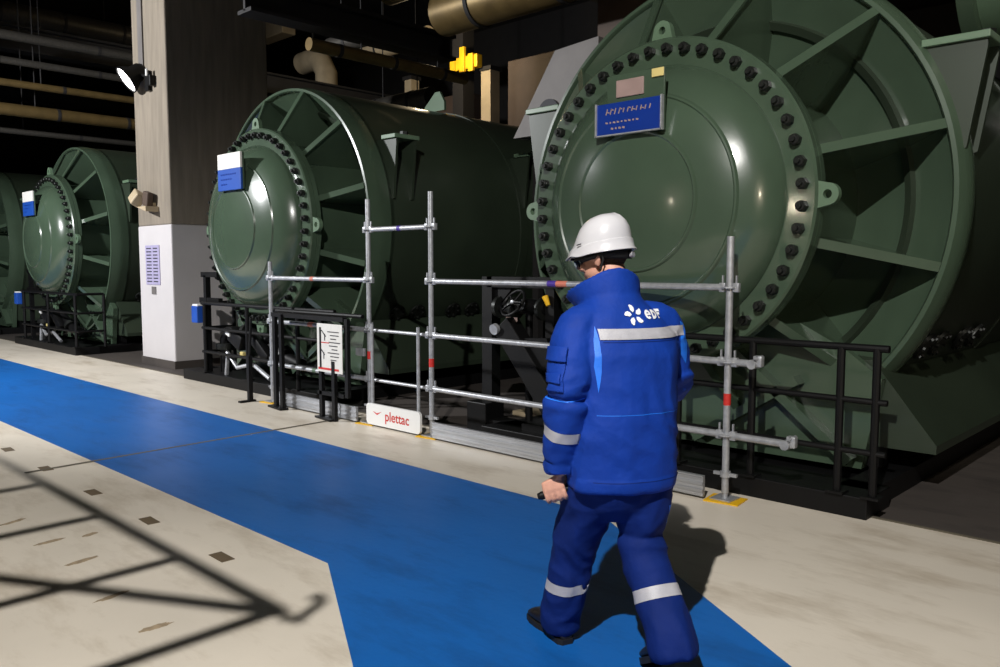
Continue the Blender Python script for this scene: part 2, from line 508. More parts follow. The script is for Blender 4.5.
def name_plate(root, wide):
    bx, bz = (-0.02, 2.79) if wide else (0.05, 2.75)
    hw = 0.30
    lines = []
    b = MB()
    b.box((bx + 0.04, -0.3550, bz - 0.01), (0.50, 0.02, 0.44), None, 0.004)
    b.box((bx - 0.12, -0.26, bz + 0.06), (0.03, 0.20, 0.16))
    b.box((bx + 0.18, -0.26, bz + 0.06), (0.03, 0.20, 0.16))
    br = b.build('plate_bracket', M['green'], root, 0)
    if wide:
        s = MB().box((bx, -0.3800, bz - 0.11), (0.58, 0.025, 0.235), None, 0.006).build('name_plate', M['sign_blue'], root, 0)
        f = MB()
        for sx in (-1, 1):
            f.box((bx + sx * 0.287, -0.3870, bz - 0.11), (0.014, 0.030, 0.245))
        f.box((bx, -0.3870, bz - 0.226), (0.58, 0.030, 0.010))
        f.build('plate_edge', M['galv'], s, 0)
        t = MB()
        x = -0.19
        for k in range(11):
            h = 0.045 if k < 4 else 0.034
            sh = Matrix.Rotation(R(18), 4, 'Y')
            t.box((bx + x, -0.3935, bz - 0.055), (0.009, 0.002, h), sh)
            if k in (0, 1, 3, 5, 6, 8):
                t.box((bx + x + 0.014, -0.3935, bz - 0.055 + (0.012 if k % 2 else -0.004)), (0.022, 0.002, 0.008), sh)
            x += 0.038
        t.build('plate_lettering', M['plate_pink'], s, 0)
        for row, (n, hh, x0) in enumerate(((9, 0.012, -0.19), (4, 0.014, -0.14))):
            t = MB()
            for k in range(n):
                t.box((bx + x0 + k * 0.034, -0.3935, bz - 0.135 - row * 0.045), (0.022 - 0.008 * (k % 3 == 1), 0.002, hh), Matrix.Rotation(R(12), 4, 'Y'))
            t.build('plate_lettering', M['plate_pink'], s, 0)
        MB().box((bx + 0.0, -0.3710, bz + 0.105), (0.24, 0.012, 0.125), None, 0.004).build('rating_plate', M['plate_pink'], root, 0)
        MB().box((bx + 0.24, -0.3750, bz + 0.175), (0.10, 0.012, 0.06), None, 0.004).build('tag', M['tag_yellow'], root, 0)
    else:
        s = MB().box((bx, -0.3800, bz - 0.105), (0.56, 0.03, 0.26), None, 0.006).build('name_plate', M['blue_box'], root, 0)
        MB().box((bx, -0.3800, bz + 0.12), (0.56, 0.03, 0.19), None, 0.006).build('rating_plate', M['paper'], root, 0)
        for row in range(3):
            t = MB()
            for k in range(7 - row * 2):
                t.box((bx - 0.18 + k * 0.055, -0.3970, bz - 0.04 - row * 0.06), (0.036, 0.002, 0.016))
            t.build('plate_lettering', M['sign_blue'], s, 0)

G = 'row of green machines'
proto = make_machine('condenser', 'nearest green domed machine, behind the worker in the white helmet', G, 0.72, 1.92, 0.42)
m2 = make_machine('condenser', 'second green domed machine, between the concrete column and the nearest machine', G, 0.44, 1.80, 0.26, 0.008)
m3 = copy_tree(m2); m3['label'] = 'green domed machine just left of the concrete column'
m4 = copy_tree(m2); m4['label'] = 'farthest green machine, only its drum showing at the left photo edge'
for o, x in ((proto, -3.53), (m2, -9.50), (m3, -17.1), (m4, -23.0)):
    o.location = (x, 5.45, 0)
name_plate(proto, True)
for o in (m2, m3, m4):
    name_plate(o, False)

# green header pipe high behind the nearest machine
t = empty('header_pipe', (0.6, 8.3, 4.18), 'large pale green pipe high above the right side of the nearest machine', 'pipe')
MB().tube((-2.72, 0, 0), (5, 0, 0), 0.62, None, 40).build('barrel', M['pale_green'], t)
b = MB().tube((-2.72, 0, 0), (-2.60, 0, 0), 0.74, None, 40); b.build('end_flange', M['green'], t)
MB().box((0.6, 0.0, -0.72), (5.4, 1.5, 0.08)).build('support_ledge', M['green_deep'], t, 0)

# ------------------------------------------------------------------ black guard rails in front of the machines
def rail(name, label, x0, x1, posts, back, ret0=False, ret1=False):
    r = empty(name, ((x0 + x1) / 2, 5.25, 0), label, 'railing', 'black railings in front of the machines')
    ox = (x0 + x1) / 2
    for z, rr in ((1.085, 0.024), (0.75, 0.02), (0.425, 0.02)):
        MB().tube((x0 - ox - 0.03, 0, z), (x1 - ox + 0.05, 0, z), rr, None, 10).build('rail', M['black'], r)
        for flag, x in ((ret0, x0), (ret1, x1)):
            if flag:
                MB().tube((x - ox, 0, z), (x - ox, back, z), rr, None, 10).build('return_rail', M['black'], r)
    for x in posts:
        MB().tube((x - ox, 0, 0.14), (x - ox, 0, 1.085), 0.026, None, 10).build('post', M['black'], r)
        MB().box((x - ox, 0, 0.148), (0.11, 0.11, 0.016)).build('foot_plate', M['black'], r, 0)
    for flag, x in ((ret0, x0), (ret1, x1)):
        if flag:
            MB().tube((x - ox, back, 0.14), (x - ox, back, 1.085), 0.026, None, 10).build('post', M['black'], r)
    return r
rail('guard_railing', 'black railing before the nearest machine, right of the last scaffold post', -3.3, -1.78, (-3.2, -2.62, -2.02, -1.80), 0.45, False, False)
rail('guard_railing', 'black railing in front of the second machine, behind the black notice stand', -10.62, -7.6, (-10.58, -9.45, -8.3), 0.45, True, False)
rail('guard_railing', 'black railing in front of the machine left of the column', -18.3, -15.3, (-18.2, -16.8, -15.4), 0.45, True, True)
for x, lab in ((-10.72, 'small blue box on the left end of the railing beside the column'), (-18.45, 'small blue box on the left end of the railing left of the column')):
    t = MB().box((0, 0, 0), (0.17, 0.10, 0.23), None, 0.01).build('junction_box', M['blue_box'], None, 0)
    t.location = (x, 5.22, 0.93)
    tag(t, lab, 'box', 'blue boxes on the railings')
    MB().box((0, 0, 0.125), (0.15, 0.08, 0.03), None, 0.006).build('box_lid', M['white'], t, 0)

# ------------------------------------------------------------------ black drain pipework under the domes
def pipework(x, label):
    r = empty('drain_pipework', (x, 5.40, 0.14), label, 'pipes', 'black pipework under the domes')
    t = MB().path([(-0.95, 0.1, 0), (-0.95, 0.1, 0.45), (-0.85, 0.1, 0.55), (-0.3, 0.1, 0.58), (0.15, 0.1, 0.48), (0.55, 0.12, 0.3), (0.9, 0.12, 0.24)], 0.075, 14)
    t.build('main_pipe', M['black'], r)
    for p, d in (((-0.95, 0.1, 0.35), (0, 0, 1)), ((-0.32, 0.1, 0.56), (1, 0, 0.1)), ((0.5, 0.12, 0.33), (1, 0, -0.7))):
        p, d = Vector(p), Vector(d).normalized()
        MB().tube(p - d * 0.04, p + d * 0.04, 0.13, None, 18).build('pipe_flange', M['bolt'], r)
    t = MB().path([(-0.6, -0.08, 0), (-0.55, -0.08, 0.3), (-0.3, -0.08, 0.12), (0.1, -0.08, 0.2), (0.5, -0.08, 0.05)], 0.028, 8)
    t.build('small_pipe', M['galv'], r)
    t = MB().box((-0.35, -0.03, 0.50), (0.34, 0.14, 0.2), Matrix.Rotation(R(24), 4, 'Y'), 0.02)
    t.box((0.2, -0.02, 0.42), (0.5, 0.12, 0.14), Matrix.Rotation(R(35), 4, 'Y'), 0.02)
    t.build('valve_body', M['black'], r, 30)
    t = MB().box((-0.48, -0.11, 0.56), (0.10, 0.02, 0.05), Matrix.Rotation(R(20), 4, 'Y'))
    t.build('label_plate', M['white'], r, 0)
    MB().box((-0.12, -0.1, 0.32), (0.08, 0.05, 0.05), None, 0.01).build('pipe_clip', M['tag_yellow'], r, 0)
    f = MB()
    f.box((-1.12, -0.06, 0.66), (0.07, 0.07, 1.32))
    f.box((-1.0, -0.06, 1.33), (0.45, 0.07, 0.07))
    f.box((-1.02, -0.06, 0.98), (0.55, 0.06, 0.07))
    f.build('pipe_frame', M['black'], r, 0)
pipework(-9.55, 'tangle of black pipes under the dome of the second machine')
pipework(-16.9, 'tangle of black pipes under the dome left of the column')

# ------------------------------------------------------------------ black pipe stand, valve and strut between the machines
s = empty('pipe_stand', (-5.53, 5.65, 0), 'black steel pipe frame standing behind the scaffold, left of the worker', 'frame')
MB().box((0, 0, 0.745), (0.13, 0.12, 1.49)).build('post', M['black'], s, 0)
MB().box((0.42, 0, 1.44), (0.84, 0.12, 0.10)).build('beam', M['black'], s, 0)
MB().box((0.78, 0, 0.765), (0.10, 0.10, 1.25)).build('post', M['black'], s, 0)
d = MB(); d.prism([(0.05, 1.15), (0.05, 1.39), (0.30, 1.39)], -0.02, 0.02, lambda u, v, q: (u, q, v)); d.build('corner_gusset', M['black'], s, 0)
MB().box((-0.06, -0.02, 0.14), (0.26, 0.26, 0.28), None, 0.01).build('foot_box', M['black'], s, 0)
MB().box((0.15, 0.0, 0.06), (0.20, 0.2, 0.12)).build('sill', M['black'], s, 0)

v = empty('gate_valve', (-4.98, 5.62, 1.22), 'black handwheel valve on the pipe left of the worker', 'valve')
MB().tube((-0.47, 0.02, -0.03), (0.16, 0.02, -0.01), 0.055, None, 14).build('pipe', M['black'], v)
for x in (-0.42, -0.22, 0.12):
    MB().tube((x - 0.02, 0.02, -0.02), (x + 0.02, 0.02, -0.02), 0.105, None, 18).build('pipe_flange', M['bolt'], v)
MB().tube((0, 0.02, 0), (-0.02, -0.12, 0.02), 0.075, 0.05, 16).build('bonnet', M['black'], v)
MB().tube((-0.02, -0.10, 0.02), (-0.03, -0.24, 0.05), 0.018, None, 10).build('stem', M['galv'], v)
hw = MB()
hc = Vector((-0.03, -0.22, 0.04)); ax = Vector((-0.15, -0.75, 0.55)).normalized(); q = ax.to_track_quat('Z', 'Y')
ring = [hc + q @ Vector((0.135 * math.cos(k * math.pi / 14), 0.135 * math.sin(k * math.pi / 14), 0)) for k in range(29)]
hw.path(ring, 0.013, 8)
for k in range(5):
    e = q @ Vector((0.13 * math.cos(k * 2 * math.pi / 5), 0.13 * math.sin(k * 2 * math.pi / 5), 0))
    hw.tube(hc, hc + e, 0.009, None, 6)
hw.build('handwheel', M['black'], v)
MB().box((-0.12, -0.14, -0.14), (0.12, 0.008, 0.09), R(10)).build('hanging_tag', M['plate_pink'], v, 0)
MB().tube((0.20, -0.05, 0.10), (0.24, -0.05, 0.02), 0.03, 0.02, 10).build('yellow_cap', M['yellow'], v)
MB().tube((-0.05, 0.02, 0.0), (-0.05, 0.02, -1.08), 0.035, None, 10).build('drop_pipe', M['black'], v)

a = empty('support_strut', (-4.75, 5.47, 0.14), 'thick black slanting strut behind the scaffold, at the worker\'s left arm', 'strut')
t = MB(); d0, d1 = Vector((-0.42, 0, 0.92)), Vector((0.32, 0, 0.05))
ang = math.atan2(d1.z - d0.z, d1.x - d0.x)
t.box((d0 + d1) / 2, ((d1 - d0).length, 0.16, 0.22), Matrix.Rotation(-ang, 4, 'Y'), 0.012)
t.build('channel', M['black'], a, 0)
MB().prism([(-0.25, 0.80), (0.10, 0.82), (0.40, 0.12), (0.2, 0.1)], -0.03, 0.03, lambda u, v, q: (u, q, v)).build('gusset', M['black'], a, 0)
MB().box((0.22, 0, 0.03), (0.6, 0.3, 0.06)).build('foot', M['black'], a, 0)
MB().tube((-0.46, -0.08, 0.88), (-0.46, -0.12, 0.87), 0.05, None, 16).build('end_cap', M['galv'], a)
tag(MB().box((-5.60, 6.75, 0.025), (0.60, 0.8, 0.05), None, 0.005).build('grating_panel', M['beige_metal'], None, 0), 'flat beige panel lying low behind the black pipe frame', 'panel')

# ------------------------------------------------------------------ scaffold guard rail
SY = 5.03
sc = empty('scaffold_guardrail', (-5.6, SY, 0), 'galvanised scaffold guardrail standing along the machines behind the worker', 'scaffold')
OX = -5.6
def sp(x): return x - OX
posts = [(-8.50, 1.64), (-6.64, 2.25), (-5.70, 2.27), (-2.69, 1.79)]
for x, h in posts:
    p = MB().tube((sp(x), 0, 0.05), (sp(x), 0, h), 0.0242, None, 16).build('post', M['galv'], sc)
    MB().tube((sp(x), 0, h - 0.30), (sp(x), 0, h - 0.02), 0.0195 if h < 0 else 0.0246, None, 16).build('spigot', M['galv'], p)
    MB().tube((sp(x), 0, 0.008), (sp(x), 0, 0.26), 0.019, None, 14).build('base_jack', M['galv'], p)
    c = MB().tube((sp(x), 0, 0.16), (sp(x), 0, 0.20), 0.036, None, 12)
    for sx in (-1, 1):
        c.box((sp(x) + sx * 0.055, 0, 0.18), (0.06, 0.022, 0.022))
    c.build('wing_nut', M['galv'], p, 30)
    MB().box((sp(x), 0, 0.014), (0.15, 0.15, 0.008)).build('base_plate', M['galv'], p, 0)
    MB().box((sp(x) + 0.01, -0.01, 0.005), (0.24, 0.20, 0.008), R(8)).build('floor_pad', M['yellow'], p, 0)
    for z in (0.45, 0.95, 1.45, 1.95):
        if z < h - 0.1:
            c = MB().tube((sp(x), 0, z - 0.005), (sp(x), 0, z + 0.005), 0.058, None, 8)
            c.build('rosette', M['galv'], p, 20)
            c = MB()
            for sx in (-1, 1):
                c.box((sp(x) + sx * 0.050, 0, z), (0.045, 0.038, 0.062), None, 0.006)
                c.box((sp(x) + sx * 0.050, 0, z + 0.035), (0.010, 0.014, 0.09))
            c.build('wedge_head', M['galv'], p, 30)
    if h > 1.7:
        MB().tube((sp(x), 0, 0.655), (sp(x), 0, 0.735), 0.0250, None, 16).build('red_band', M['red'], p)
def ledger(x0, x1, z, band=None, r=0.0242, y=0.0, m='galv'):
    o = MB().tube((sp(x0), y, z), (sp(x1), y, z), r, None, 14).build('ledger', M[m], sc)
    if band:
        MB().tube((sp(band[0]), y, z), (sp(band[1]), y, z), r + 0.0012, None, 14).build('colour_band', M[band[2]], o)
    return o
ledger(-6.60, -5.74, 1.95, (-6.17, -6.12, 'purple'))
ledger(-8.54, -6.68, 1.45, (-7.66, -7.60, 'pink'))
o = ledger(-5.66, -2.73, 1.45, (-4.28, -4.19, 'purple'))
MB().tube((sp(-4.19), 0, 1.45), (sp(-4.08), 0, 1.45), 0.0254, None, 14).build('colour_band', M['pink'], o)
ledger(-8.46, -6.68, 0.95, (-7.72, -7.62, 'pink'))
ledger(-6.60, -5.74, 0.95, None, 0.017)
o = ledger(-5.66, -2.47, 0.95, (-4.20, -4.12, 'pink'))
ledger(-8.46, -6.68, 0.45, (-7.65, -7.58, 'pale_green'))
ledger(-6.60, -5.74, 0.45, None, 0.017)
ledger(-5.66, -2.23, 0.45)
# the small swing gate frame between the two tall posts
for x in (-6.53, -5.83):
    MB().tube((sp(x), -0.05, 0.1), (sp(x), -0.05, 1.02), 0.017, None, 12).build('gate_upright', M['galv'], sc)
MB().box((sp(-6.76), -0.02, 0.72), (0.14, 0.03, 0.08), None, 0.006).build('latch', M['galv'], sc, 0)
# swivel couplers on the right-hand tube ends
for x, z in ((-2.50, 0.95), (-2.26, 0.45)):
    c = MB().tube((sp(x), -0.05, z), (sp(x), 0.05, z), 0.032, None, 10)
    c.box((sp(x) + 0.03, 0, z + 0.02), (0.06, 0.05, 0.075), None, 0.008)
    c.tube((sp(x) + 0.03, -0.05, z + 0.045), (sp(x) + 0.03, 0.05, z + 0.045), 0.012, None, 8)
    c.build('coupler', M['galv'], sc, 30)
# toe boards: ribbed aluminium boards and the white gate board with lettering
def toe(x0, x1, y):
    prof = [(-0.012, 0.02), (-0.012, 0.045), (-0.020, 0.05), (-0.020, 0.068), (-0.012, 0.073), (-0.012, 0.095), (-0.020, 0.10), (-0.020, 0.118), (-0.012, 0.123),
            (-0.012, 0.15), (-0.02, 0.155), (-0.02, 0.165), (0.012, 0.165), (0.012, 0.02)]
    MB().prism(prof, sp(x0), sp(x1), lambda u, v, d: (d, y + u, v)).build('toe_board', M['alu'], sc, 0)
toe(-5.58, -2.80, -0.09)
toe(-8.30, -7.02, -0.09)
toe(-7.00, -6.74, -0.09)
b = MB()
bw, bh, rr = 0.41, 0.105, 0.04
out = []
for cx, cz, a0 in ((1, 1, 0), (-1, 1, 90), (-1, -1, 180), (1, -1, 270)):
    for k in range(5):
        q = R(a0 + k * 22.5)
        out.append((cx * (bw - rr) + rr * math.cos(q), 0.125 + cz * (bh - rr) + rr * math.sin(q)))
b.prism(out, -0.095, -0.07, lambda u, v, d: (sp(-6.17) + u, d, v))
board = b.build('gate_board', M['white'], sc, 0)

def text_mesh(body, size, bold=0.0, sx=1.0):
    cu = bpy.data.curves.new('lettering', 'FONT')
    cu.body = body
    cu.size = size
    cu.offset = bold
    cu.align_x = 'CENTER'
    cu.resolution_u = 6
    o = bpy.data.objects.new('lettering', cu)
    COL.objects.link(o)
    bpy.context.view_layer.update()
    me = bpy.data.meshes.new_from_object(o.evaluated_get(bpy.context.evaluated_depsgraph_get()))
    bpy.data.objects.remove(o)
    for v in me.vertices:
        v.co.x *= sx
    return me
def place_text(body, size, org, u, v, m, parent, name, bold=0.0, sx=1.0):
    me = text_mesh(body, size, bold, sx)
    u, v, org = Vector(u), Vector(v), Vector(org)
    for q in me.vertices:
        q.co = org + u * q.co.x + v * q.co.y
    return link(name, me, m, parent, 0)
place_text('plettac', 0.135, (sp(-6.10), -0.0965, 0.085), (1, 0, 0), (0, 0, 1), M['red'], board, 'board_lettering', 0.002, 1.0)
MB().poly([(sp(-6.20) + x, -0.0965, 0.125 + z) for x, z in ((-0.28, 0.035), (-0.22, 0.005), (-0.205, 0.0), (-0.185, 0.012), (-0.13, 0.04), (-0.185, 0.024), (-0.21, 0.017))], [tuple(range(7))]).build('board_emblem', M['red'], board, 0)

# ------------------------------------------------------------------ black barrier frame with a notice sheet
bf = empty('metal_stand', (-7.5, 4.86, 0), 'black metal stand carrying the notice sheet, left of the white lettered board', 'stand')
def bp(x): return x + 7.5
for x, z0, z1, y in ((-8.14, 0.0, 1.06, 0), (-7.96, 0.0, 1.06, -0.03), (-7.24, 0.0, 1.06, 0), (-6.97, 0.0, 0.62, -0.03), (-6.78, 0.26, 1.06, 0)):
    MB().box((bp(x), y, (z0 + z1) / 2), (0.05, 0.04, z1 - z0)).build('upright', M['black'], bf, 0)
MB().box((bp(-7.5), 0, 1.05), (1.36, 0.05, 0.045)).build('top_bar', M['black'], bf, 0)
MB().tube((bp(-8.2), 0.06, 1.09), (bp(-6.6), 0.06, 1.09), 0.022, None, 10).build('hand_bar', M['black'], bf)
MB().box((bp(-7.06), 0, 0.27), (0.46, 0.04, 0.04)).build('lower_bar', M['black'], bf, 0)
for x in (-8.08, -7.14):
    MB().box((bp(x), -0.02, 0.012), (0.34, 0.10, 0.02), R(-8)).build('foot', M['black'], bf, 0)
t = MB(); t.box((0, 0, 0.27), (0.05, 0.05, 0.54)); t.box((0, -0.04, 0.01), (0.06, 0.2, 0.02))
t.tube((0, 0, 0.5), (0.02, 0.02, 0.98), 0.016, None, 8)
o = t.build('floor_post', M['black'], None, 0); o.location = (-8.72, 4.86, 0)
tag(o, 'single thin black post on the floor left of the black notice stand', 'post')

ns = empty('notice_sheet', (-7.03, 4.82, 0.75), 'white printed notice sheet hanging on the black metal stand', 'notice')
sheet = MB().box((0, 0, 0), (0.44, 0.006, 0.50), None, 0.001).build('sheet', M['paper'], ns, 0)
t = MB()
for k in range(9):
    t.box((0.07 + 0.02 * (k % 2), -0.0045, 0.17 - k * 0.036), (0.20 - 0.05 * (k % 3), 0.001, 0.010))
for x, z, s in ((-0.10, 0.15, 1), (-0.12, -0.04, 1)):
    t.box((x, -0.0045, z), (0.10, 0.001, 0.014), Matrix.Rotation(R(40), 4, 'Y'))
    t.box((x + 0.02, -0.0045, z - 0.04), (0.014, 0.001, 0.07))
t.build('print', M['ink'], sheet, 0)
t = MB()
t.box((-0.02, -0.0046, -0.215), (0.36, 0.001, 0.022)); t.build('red_line', M['red'], sheet, 0)
t = MB().box((-0.08, -0.0046, 0.055), (0.16, 0.001, 0.010))
t.build('red_line', M['red'], sheet, 0)
MB().box((-0.16, -0.004, 0.0), (0.03, 0.004, 0.42)).build('clip_strip', M['black'], ns, 0)

# ------------------------------------------------------------------ things on the column
sl = empty('spot_lamp', (-12.72, 5.59, 4.42), 'glowing round floodlight high on the concrete column', 'lamp')
d = Vector((-0.15, -0.78, -0.60)).normalized()
q = d.to_track_quat('Z', 'Y').to_matrix().to_4x4()
c0 = Vector((-0.42, -0.22, 0.04))
def lathe_to(prof, mtx, n=40):
    t = MB(); rows = []
    for r, z in prof:
        rows.append([t.bm.verts.new(mtx @ Vector((r * math.cos(2 * math.pi * k / n), r * math.sin(2 * math.pi * k / n), z))) for k in range(n)] if r > 1e-6 else [t.bm.verts.new(mtx @ Vector((0, 0, z)))])
    for a, b in zip(rows, rows[1:]):
        for k in range(n):
            j = (k + 1) % n
            if len(a) == 1: t.bm.faces.new((a[0], b[k], b[j]))
            elif len(b) == 1: t.bm.faces.new((a[k], a[j], b[0]))
            else: t.bm.faces.new((a[k], a[j], b[j], b[k]))
    return t
mt = Matrix.Translation(c0) @ q
lathe_to([(0, -0.32), (0.10, -0.31), (0.13, -0.26), (0.14, -0.14), (0.21, -0.02), (0.22, 0.02), (0.20, 0.02), (0.19, -0.01)], mt).build('housing', M['black'], sl, 35)
lathe_to([(0.195, -0.005), (0.17, 0.008), (0.1, 0.016), (0, 0.018)], mt).build('lit_lens', M['glow'], sl)
t = MB(); t.box((-0.10, -0.03, 0.0), (0.12, 0.05, 0.30)); t.tube((-0.10, -0.03, 0.05), c0 - d * 0.2, 0.022, None, 10); t.box((0.05, -0.05, -0.02), (0.10, 0.08, 0.16), None, 0.01)
t.build('wall_bracket', M['black'], sl, 0)
MB().box((0.02, -0.10, 0.10), (0.07, 0.02, 0.10), R(-10)).build('spec_label', M['white'], sl, 0)

fx = empty('floodlight', (-12.95, 5.59, 2.52), 'small beige floodlight on the column just above the white paint', 'lamp')
rot = Matrix.Rotation(R(-28), 4, 'X') @ Matrix.Rotation(R(28), 4, 'Y')
MB().box((-0.12, -0.16, 0.12), (0.26, 0.16, 0.20), rot, 0.02).build('housing', M['beige_metal'], fx, 0)
MB().box((0.13, -0.10, 0.10), (0.18, 0.10, 0.22), Matrix.Rotation(R(14), 4, 'Y'), 0.02).build('ballast_box', M['brown_panel'], fx, 0)
t = MB(); t.box((0.02, -0.02, 0.02), (0.34, 0.04, 0.05)); t.prism([(-0.05, -0.02), (0.28, -0.10), (0.28, -0.02)], -0.20, 0.0, lambda u, v, d: (u, d, v))
t.build('bracket', M['beige_metal'], fx, 0)
tag(MB().box((-13.10, 5.585, 5.15), (0.16, 0.025, 1.3), None, 0.004).build('cable_trunking', M['grey_panel'], None, 0), 'grey vertical cable trunking on the upper column face', 'trunking')

nb = empty('column_notice', (-12.94, 5.588, 1.60), 'lavender printed notice on the white part of the column', 'notice')
sh = MB().box((0, 0, 0), (0.50, 0.012, 0.62), None, 0.002).build('sheet', M['lavender'], nb, 0)
t = MB()
for k in range(11):
    for j, wd in ((-0.12, 0.18), (0.11, 0.16)):
        t.box((j, -0.0068, 0.26 - k * 0.052), (wd, 0.001, 0.018))
t.build('print', M['ink'], sh, 0)
t = MB().box((0, 0, 0), (0.15, 0.012, 0.12), None, 0.002).build('column_label', M['grey_panel'], None, 0)
t.location = (-12.93, 5.588, 1.20)
tag(t, 'small grey label below the lavender notice on the column', 'label')

# ------------------------------------------------------------------ dark structure and pipes overhead
def girder(name, x, y0, y1, z, h, wd):
    t = MB()
    t.box((x, (y0 + y1) / 2, z + h / 2), (wd, y1 - y0, 0.05)); t.box((x, (y0 + y1) / 2, z - h / 2), (wd, y1 - y0, 0.05))
    t.box((x, (y0 + y1) / 2, z), (0.05, y1 - y0, h))
    return struct(name, t, M['girder'])
girder('roof_girder', -9.95, 5.6, 9.2, 5.05, 0.34, 0.34)
girder('roof_girder', -20.5, 4.2, 20, 6.55, 0.5, 0.4)
girder('roof_girder', -27.0, 4.2, 20, 6.6, 0.5, 0.4)
struct('roof_beam', MB().box((-10.4, 9.4, 8.2), (5.2, 0.3, 0.4)), M['girder'])
def opipe(name, label, cat, p0, p1, r, m, rings=0, top=11.0, hang=(0.3, 0.8), group='pipes under the dark ceiling'):
    p0, p1 = Vector(p0), Vector(p1)
    e = empty(name, p0, label, cat, group)
    MB().tube((0, 0, 0), p1 - p0, r, None, 28).build('barrel', M[m], e)
    for k in range(rings):
        c = (p1 - p0) * ((k + 0.5) / rings)
        d = (p1 - p0).normalized() * 0.03
        MB().tube(c - d, c + d, r * 1.06, None, 28).build('collar', M['girder'], e)
    for f in hang:
        c = (p1 - p0) * f
        MB().tube(c + Vector((0, 0, r)), c + Vector((0, 0, top - p0.z)), 0.012, None, 8).build('hanger', M['girder'], e)
    return e
opipe('insulated_duct', 'fat metal-clad duct under the ceiling, upper left of the nearest machine', 'duct', (-8.75, 8.0, 5.10), (-4.4, 8.0, 5.10), 0.30, 'brass_duct', 3, 8.4)
opipe('insulated_duct', 'warm metal-clad duct higher up, above the fat duct', 'duct', (-12.0, 9.6, 6.55), (-6.0, 9.6, 6.55), 0.28, 'brass_duct', 3, 8.4)
opipe('overhead_pipe', 'thin warm metal pipe running inward above the second machine', 'pipe', (-10.0, 6.6, 4.66), (-10.0, 9.6, 4.66), 0.09, 'brass_duct', 3, 4.9)
opipe('overhead_pipe', 'short grey pipe beside the column top, above the second machine', 'pipe', (-11.2, 7.8, 5.05), (-10.2, 7.8, 5.05), 0.14, 'steel_duct', 1, 8.4)
opipe('overhead_pipe', 'broad grey pipe at the top left corner of the photo', 'pipe', (-22.0, 4.0, 7.5), (-22.0, 9.6, 7.5), 0.24, 'steel_duct', 4)
opipe('overhead_pipe', 'grey pipe just under the broad pipe at top left', 'pipe', (-18.0, 4.0, 6.0), (-18.0, 9.6, 6.0), 0.09, 'steel_duct', 3)
opipe('overhead_pipe', 'third grey pipe down from the top left corner', 'pipe', (-18.0, 4.0, 5.52), (-18.0, 9.6, 5.52), 0.07, 'steel_duct', 3)
opipe('overhead_pipe', 'thin warm coloured pipe left of the glowing floodlight, below it', 'pipe', (-18.0, 4.0, 5.10), (-18.0, 9.6, 5.10), 0.07, 'brass_duct', 4)
opipe('overhead_pipe', 'lowest warm coloured pipe above the machine left of the column', 'pipe', (-18.4, 4.0, 4.66), (-18.4, 9.6, 4.66), 0.12, 'brass_duct', 4)
opipe('overhead_pipe', 'thin grey pipe just over the drum left of the column', 'pipe', (-19.2, 4.0, 4.36), (-19.2, 9.6, 4.36), 0.06, 'steel_duct', 3)
opipe('overhead_pipe', 'grey pipe passing under the girder above the second drum', 'pipe', (-14.6, 11.0, 4.9), (-12.4, 11.0, 4.9), 0.2, 'steel_duct', 2, 8.4)

e = empty('pipe_elbow', (-22.2, 15, 7.9), 'pale pipe elbow in the gloom above the second drum, right of the column', 'pipe', 'pipes under the dark ceiling')
MB().path([(-0.9, 0, 0.1), (-0.3, 0, 0.12), (0.15, 0, -0.02), (0.4, 0, -0.4), (0.42, 0, -1.4)], 0.34, 20).build('bend', M['beige_metal'], e)
MB().tube((-0.3, 0, 0.4), (-0.3, 0, 3.1), 0.03, None, 8).build('hanger', M['girder'], e)
e = empty('cable_box', (-24.7, 15, 9.35), 'pale box under the ceiling at the right edge of the column', 'box')
MB().box((0, 0, 0), (1.7, 0.5, 0.55), None, 0.03).build('casing', M['beige_metal'], e, 0)
for x in (-0.6, 0.6):
    MB().tube((x, 0, 0.27), (x, 0, 1.65), 0.03, None, 8).build('hanger', M['girder'], e)
opipe('insulated_duct', 'short warm duct in the gloom above the middle of the second drum', 'duct', (-19.8, 15, 7.75), (-17.0, 15, 7.75), 0.25, 'beige_metal', 2, 11.0)

# things standing beyond the far end of the second drum
K = 1.66
def far(x, y, z): return Vector((x * K, y * K, 1.6 + (z - 1.6) * K))
def support(x, y, z1, wd, m, label):
    p = far(x, y, z1)
    e = empty('pipe_support', (p.x, p.y, 0), label, 'post', 'upright supports behind the second machine')
    z1, wd = p.z, wd * K
    MB().box((0, 0, z1 / 2), (wd, wd, z1)).build('upright', M[m], e, 0)
    MB().box((0, 0, 0.02), (wd * 1.6, wd * 1.6, 0.04)).build('foot_plate', M['girder'], e, 0)
    MB().box((0, 0, z1 - 0.05), (wd * 1.3, wd * 1.3, 0.10)).build('head_plate', M['girder'], e, 0)
support(-9.02, 9.2, 4.62, 0.20, 'beige_metal', 'warm lit upright below the yellow clamp behind the second machine')
support(-9.62, 9.2, 5.4, 0.24, 'girder', 'dark upright directly left of the yellow clamp')
support(-11.35, 9.6, 4.9, 0.18, 'beige_metal', 'pale upright behind the second drum, under the thin warm pipe')
y = empty('yellow_clamp', far(-9.36, 9.0, 4.70), 'bright yellow clamp on the uprights behind the second machine', 'clamp')
MB().box((0.04, 0, 0), (0.95, 0.2, 0.32), None, 0.02).build('band', M['yellow'], y, 0)
for x in (-0.34, 0.02, 0.33):
    MB().box((x, -0.12, 0.08 if x == 0.02 else -0.04), (0.17, 0.08, 0.62 if x == 0.02 else 0.44), None, 0.01).build('clamp_jaw', M['yellow'], y, 0)
